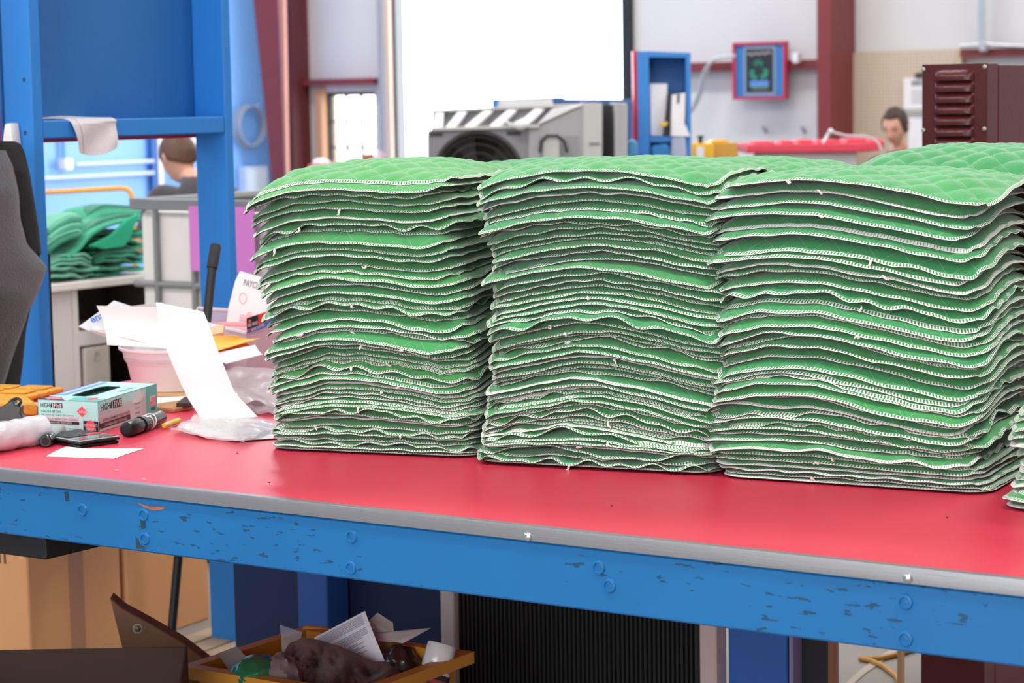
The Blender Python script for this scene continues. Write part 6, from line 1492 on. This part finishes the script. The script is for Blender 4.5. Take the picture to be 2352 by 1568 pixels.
def person(name, label, head_c, yaw, hpitch, skin_rgb, hair_rgb, shirt_rgb, arms, k=1.0, lean=0.0, hair_kw=None, bun=None, pants='#2c2f38', apron=None, hair_len=None, nko=(.07, .175)):
    hf = HeadFr(head_c, yaw, hpitch); f = V3(-math.sin(yaw), math.cos(yaw), 0); r = V3(math.cos(yaw), math.sin(yaw), 0); u = V3(0, 0, 1)
    sk = mat('skin_'+name+label[:8], skin_rgb, .5, var=.06, vs=30)
    nb = hf(0, -.030, -.095)                       # base of the skull
    nk = np.array(head_c)-f*nko[0]-u*nko[1]*k
    chest = nk-f*(.03+lean*.25)-u*.17*k; belly = chest-f*(lean*.35)-u*.20*k; pel = belly-f*(lean*.12)-u*.16*k
    shL, shR = nk-r*.165*k-u*.055*k, nk+r*.165*k-u*.055*k
    hipL, hipR = pel-r*.085-u*.05, pel+r*.085-u*.05
    hz = hipL[2]
    nodes = [(pel, (.135*k, .11*k)), (belly, (.125*k, .10*k)), (chest, (.15*k, .11*k)), (nk, (.075*k, .07*k)), ((nk+nb)/2, .054*k), (nb, .052*k)]
    edges = [(0, 1), (1, 2), (2, 3), (3, 4), (4, 5)]
    def chain(start, pts):
        i = start
        for p in pts: nodes.append(p); edges.append((i, len(nodes)-1)); i = len(nodes)-1
        return i
    hands = []
    for s, sh, (el, wr, hd) in ((-1, shL, arms[0]), (1, shR, arms[1])):
        chain(2, [(sh, .066*k), ((sh+el)/2, .05*k), (el, .041*k), ((el+wr)/2, .038*k), (wr, .027*k)])
        hands.append((wr, wr-el, hd, s))
    for hip in (hipL, hipR):
        kn = V3(hip[0], hip[1], hz*.53)+f*.03; an = V3(hip[0], hip[1], .085)-f*.01
        chain(0, [(hip, .088*k), ((hip+kn)/2, .072*k), (kn, .055*k), ((kn+an)/2, .052*k), (an, .036*k), (an+f*.12-u*.045, .032*k)])
    V, F = skin_mesh(nodes, edges)
    hm = head_mesh(hf, k); b = len(V); V = V+[np.array(v) for v in hm.v]; F = F+[tuple(i+b for i in q) for q in hm.f]
    body = fuse(V, F, .009, 3)
    for wr, dv, hd, s in hands:
        for ch in hand_nodes(wr-nrm(dv)*.015, dv, r*s if hd is None else hd, -u, k):
            hv, hfc = skin_mesh(ch, [(i, i+1) for i in range(len(ch)-1)], 1); body.add(hv, hfc)
    base = V3(pel[0], pel[1], 0)
    t = thing('person', label, 'person', base)
    part('body', body, sk, t, angle=180)
    # clothes
    BV = np.array(body.v); BN = np.zeros_like(BV)
    for q in body.f:
        n_ = np.cross(BV[q[1]]-BV[q[0]], BV[q[2]]-BV[q[0]]); BN[list(q)] += n_
    BN /= np.maximum(np.linalg.norm(BN, axis=1, keepdims=True), 1e-9)
    def segd(a, b):
        ab = b-a; tq = np.clip(((BV-a)@ab)/(ab@ab), 0, 1); return np.linalg.norm(BV-(a+tq[:, None]*ab), axis=1)
    fore = np.minimum(*[segd(el+(wr-el)*.12, wr+(wr-el)*.9) for el, wr, hd in arms]) < .075
    upper = np.minimum(segd(shL, arms[0][0]), segd(shR, arms[1][0])) < .085
    torso = np.minimum(segd(pel, chest), segd(chest, nk-u*.03)) < .2
    neck = (np.linalg.norm((BV-nk)-((BV-nk)@u)[:, None]*u[None, :], axis=1) < .085) & (BV[:, 2] > nk[2]+.02)
    head = np.linalg.norm(BV-np.array(head_c), axis=1) < .135
    def garment(nm, mask, off, mt):
        fs = [q for q in body.f if all(mask[i] for i in q)]
        if not fs: return
        used = sorted({i for q in fs for i in q}); ix_ = {v: k for k, v in enumerate(used)}; n0 = len(used)
        wv_ = np.array([mnoise.noise(Vector(BV[i]*14)) for i in used])[:, None]
        o_ = BV[used]+BN[used]*(off+.004*wv_); in_ = BV[used]+BN[used]*.0005
        F_ = [tuple(ix_[i] for i in q) for q in fs]; cnt = {}
        for q in F_:
            for k_ in range(len(q)):
                e_ = (q[k_], q[(k_+1) % len(q)]); cnt[tuple(sorted(e_))] = cnt.get(tuple(sorted(e_)), [])+[e_]
        rim = [(e_[0][1], e_[0][0], e_[0][0]+n0, e_[0][1]+n0) for e_ in cnt.values() if len(e_) == 1]
        mb = MB(); mb.v = [tuple(p) for p in o_]+[tuple(p) for p in in_]; mb.f = F_+[tuple(i+n0 for i in q[::-1]) for q in F_]+rim
        part(nm, mb, mt, t, angle=180)
    garment('shirt', (torso | upper) & ~fore & ~neck & ~head & (BV[:, 2] > pel[2]-.06), .010, mat('shirt_'+label[:10], shirt_rgb, .9, var=.1, vs=14, bump=.15, bs=60, sheen=.2))
    garment('trousers', (BV[:, 2] < pel[2]+.0) & (BV[:, 2] > .085) & ~fore, .009, mat('trousers', pants, .9))
    for hip in (hipL, hipR):
        an = V3(hip[0], hip[1], .045)+f*.05; part('shoe', MB().blob(an, (.048, .125, .05), Fr((0, 0, 0), r, f, u), flat=-.045), mat('dark_shoe', '#25242a', .6), t)
    hm_ = mat('hair_'+label[:10], hair_rgb, .55, var=.4, vs=26, bump=.5, bs=50, stretch=(1, 1, .4))
    part('hair', hair_cap(hf, k, **hair_kw), hm_, t, angle=180)
    if bun is not None: part('bun', MB().blob(hf(*[q*k for q in bun[0]]), [q*k for q in bun[1]], Fr((0, 0, 0), hf.ex, hf.ey, hf.ez), 24, 16, .12, 9, 2), hm_, t, 'tied-up hair')
    for s in (-1, 1):
        part('eye', MB().blob(hf(s*.031*k, .0815*k, .006*k), (.010*k, .004*k, .0045*k), Fr((0, 0, 0), hf.ex, hf.ey, hf.ez), 12, 8), mat('eye_dark', '#2b1d18', .3), t)
        part('eyebrow', MB().tube([hf(s*.018*k, .0905*k, .026*k), hf(s*.032*k, .0885*k, .0305*k), hf(s*.047*k, .078*k, .026*k)], .0028*k, 6), hm_, t)
    part('mouth', MB().tube([hf(-.021*k, .0865*k, -.0585*k), hf(0, .0945*k, -.059*k), hf(.021*k, .0865*k, -.0585*k)], .0032*k, 6), mat('lips', '#a5605a', .5), t)
    return t, hf
# worker bending away at the left, seen from behind: hair tied up, dark shirt, hand on the green cloths
hc_ = P(410, 362, d=10.3); yw_ = YAW+math.radians(38)
f_ = V3(-math.sin(yw_), math.cos(yw_), 0); r_ = V3(math.cos(yw_), math.sin(yw_), 0)
hand_l = P(303, 540, d=8.9)
nk_ = hc_-f_*.12-V3(0, 0, .105)
elL = nk_-r_*.27+f_*.02-V3(0, 0, .30); elR = nk_+r_*.25+f_*.06-V3(0, 0, .30)
wrL = elL+f_*.20-r_*.06+V3(0, 0, .04); wrR = elR+f_*.22-r_*.10+V3(0, 0, .05)
t, hf = person('person', 'worker seen from behind in a dark grey shirt with brown hair tied up', hc_, yw_, math.radians(30), '#d9a58f', '#5a3b28', '#454248', ((elL, wrL, None), (elR, wrR, None)), k=1.0, lean=.25, nko=(.12, .105),
    hair_kw=dict(front=1.15, back=2.2, low_side=1.72, seed=3), bun=((0, -.055, .125), (.045, .045, .04)))
part('hair_tie', MB().lathe([(.022, 0), (.03, .006), (.022, .012)], Fr(hf(0, -.06, .108), hf.ex, hf.ey, hf.ez), 18), mat('teal_tie', '#2f7f86', .6), t, 'teal hair tie')
# the second worker's gloved hand is not seen; woman looking down at the right, behind the red bin
hc2 = P(2056, 290, d=13.7); yw2 = YAW+math.radians(148)
f2 = V3(-math.sin(yw2), math.cos(yw2), 0); r2 = V3(math.cos(yw2), math.sin(yw2), 0); nk2 = hc2-f2*.07-V3(0, 0, .175)
eL, eR = nk2-r2*.22+f2*.05-V3(0, 0, .30), nk2+r2*.22+f2*.05-V3(0, 0, .30)
person('person', 'woman in a black top with dark hair tied back looking down behind the red bin', hc2, yw2, math.radians(24), '#e0a890', '#3a251c', '#1d1f28', ((eL, eL+f2*.22+r2*.08+V3(0, 0, .05), None), (eR, eR+f2*.22-r2*.08+V3(0, 0, .05), None)), k=.97, lean=.12,
    hair_kw=dict(front=.86, back=2.0, low_side=2.0, seed=8, amp=.05), bun=((0, -.115, .015), (.035, .04, .04)))
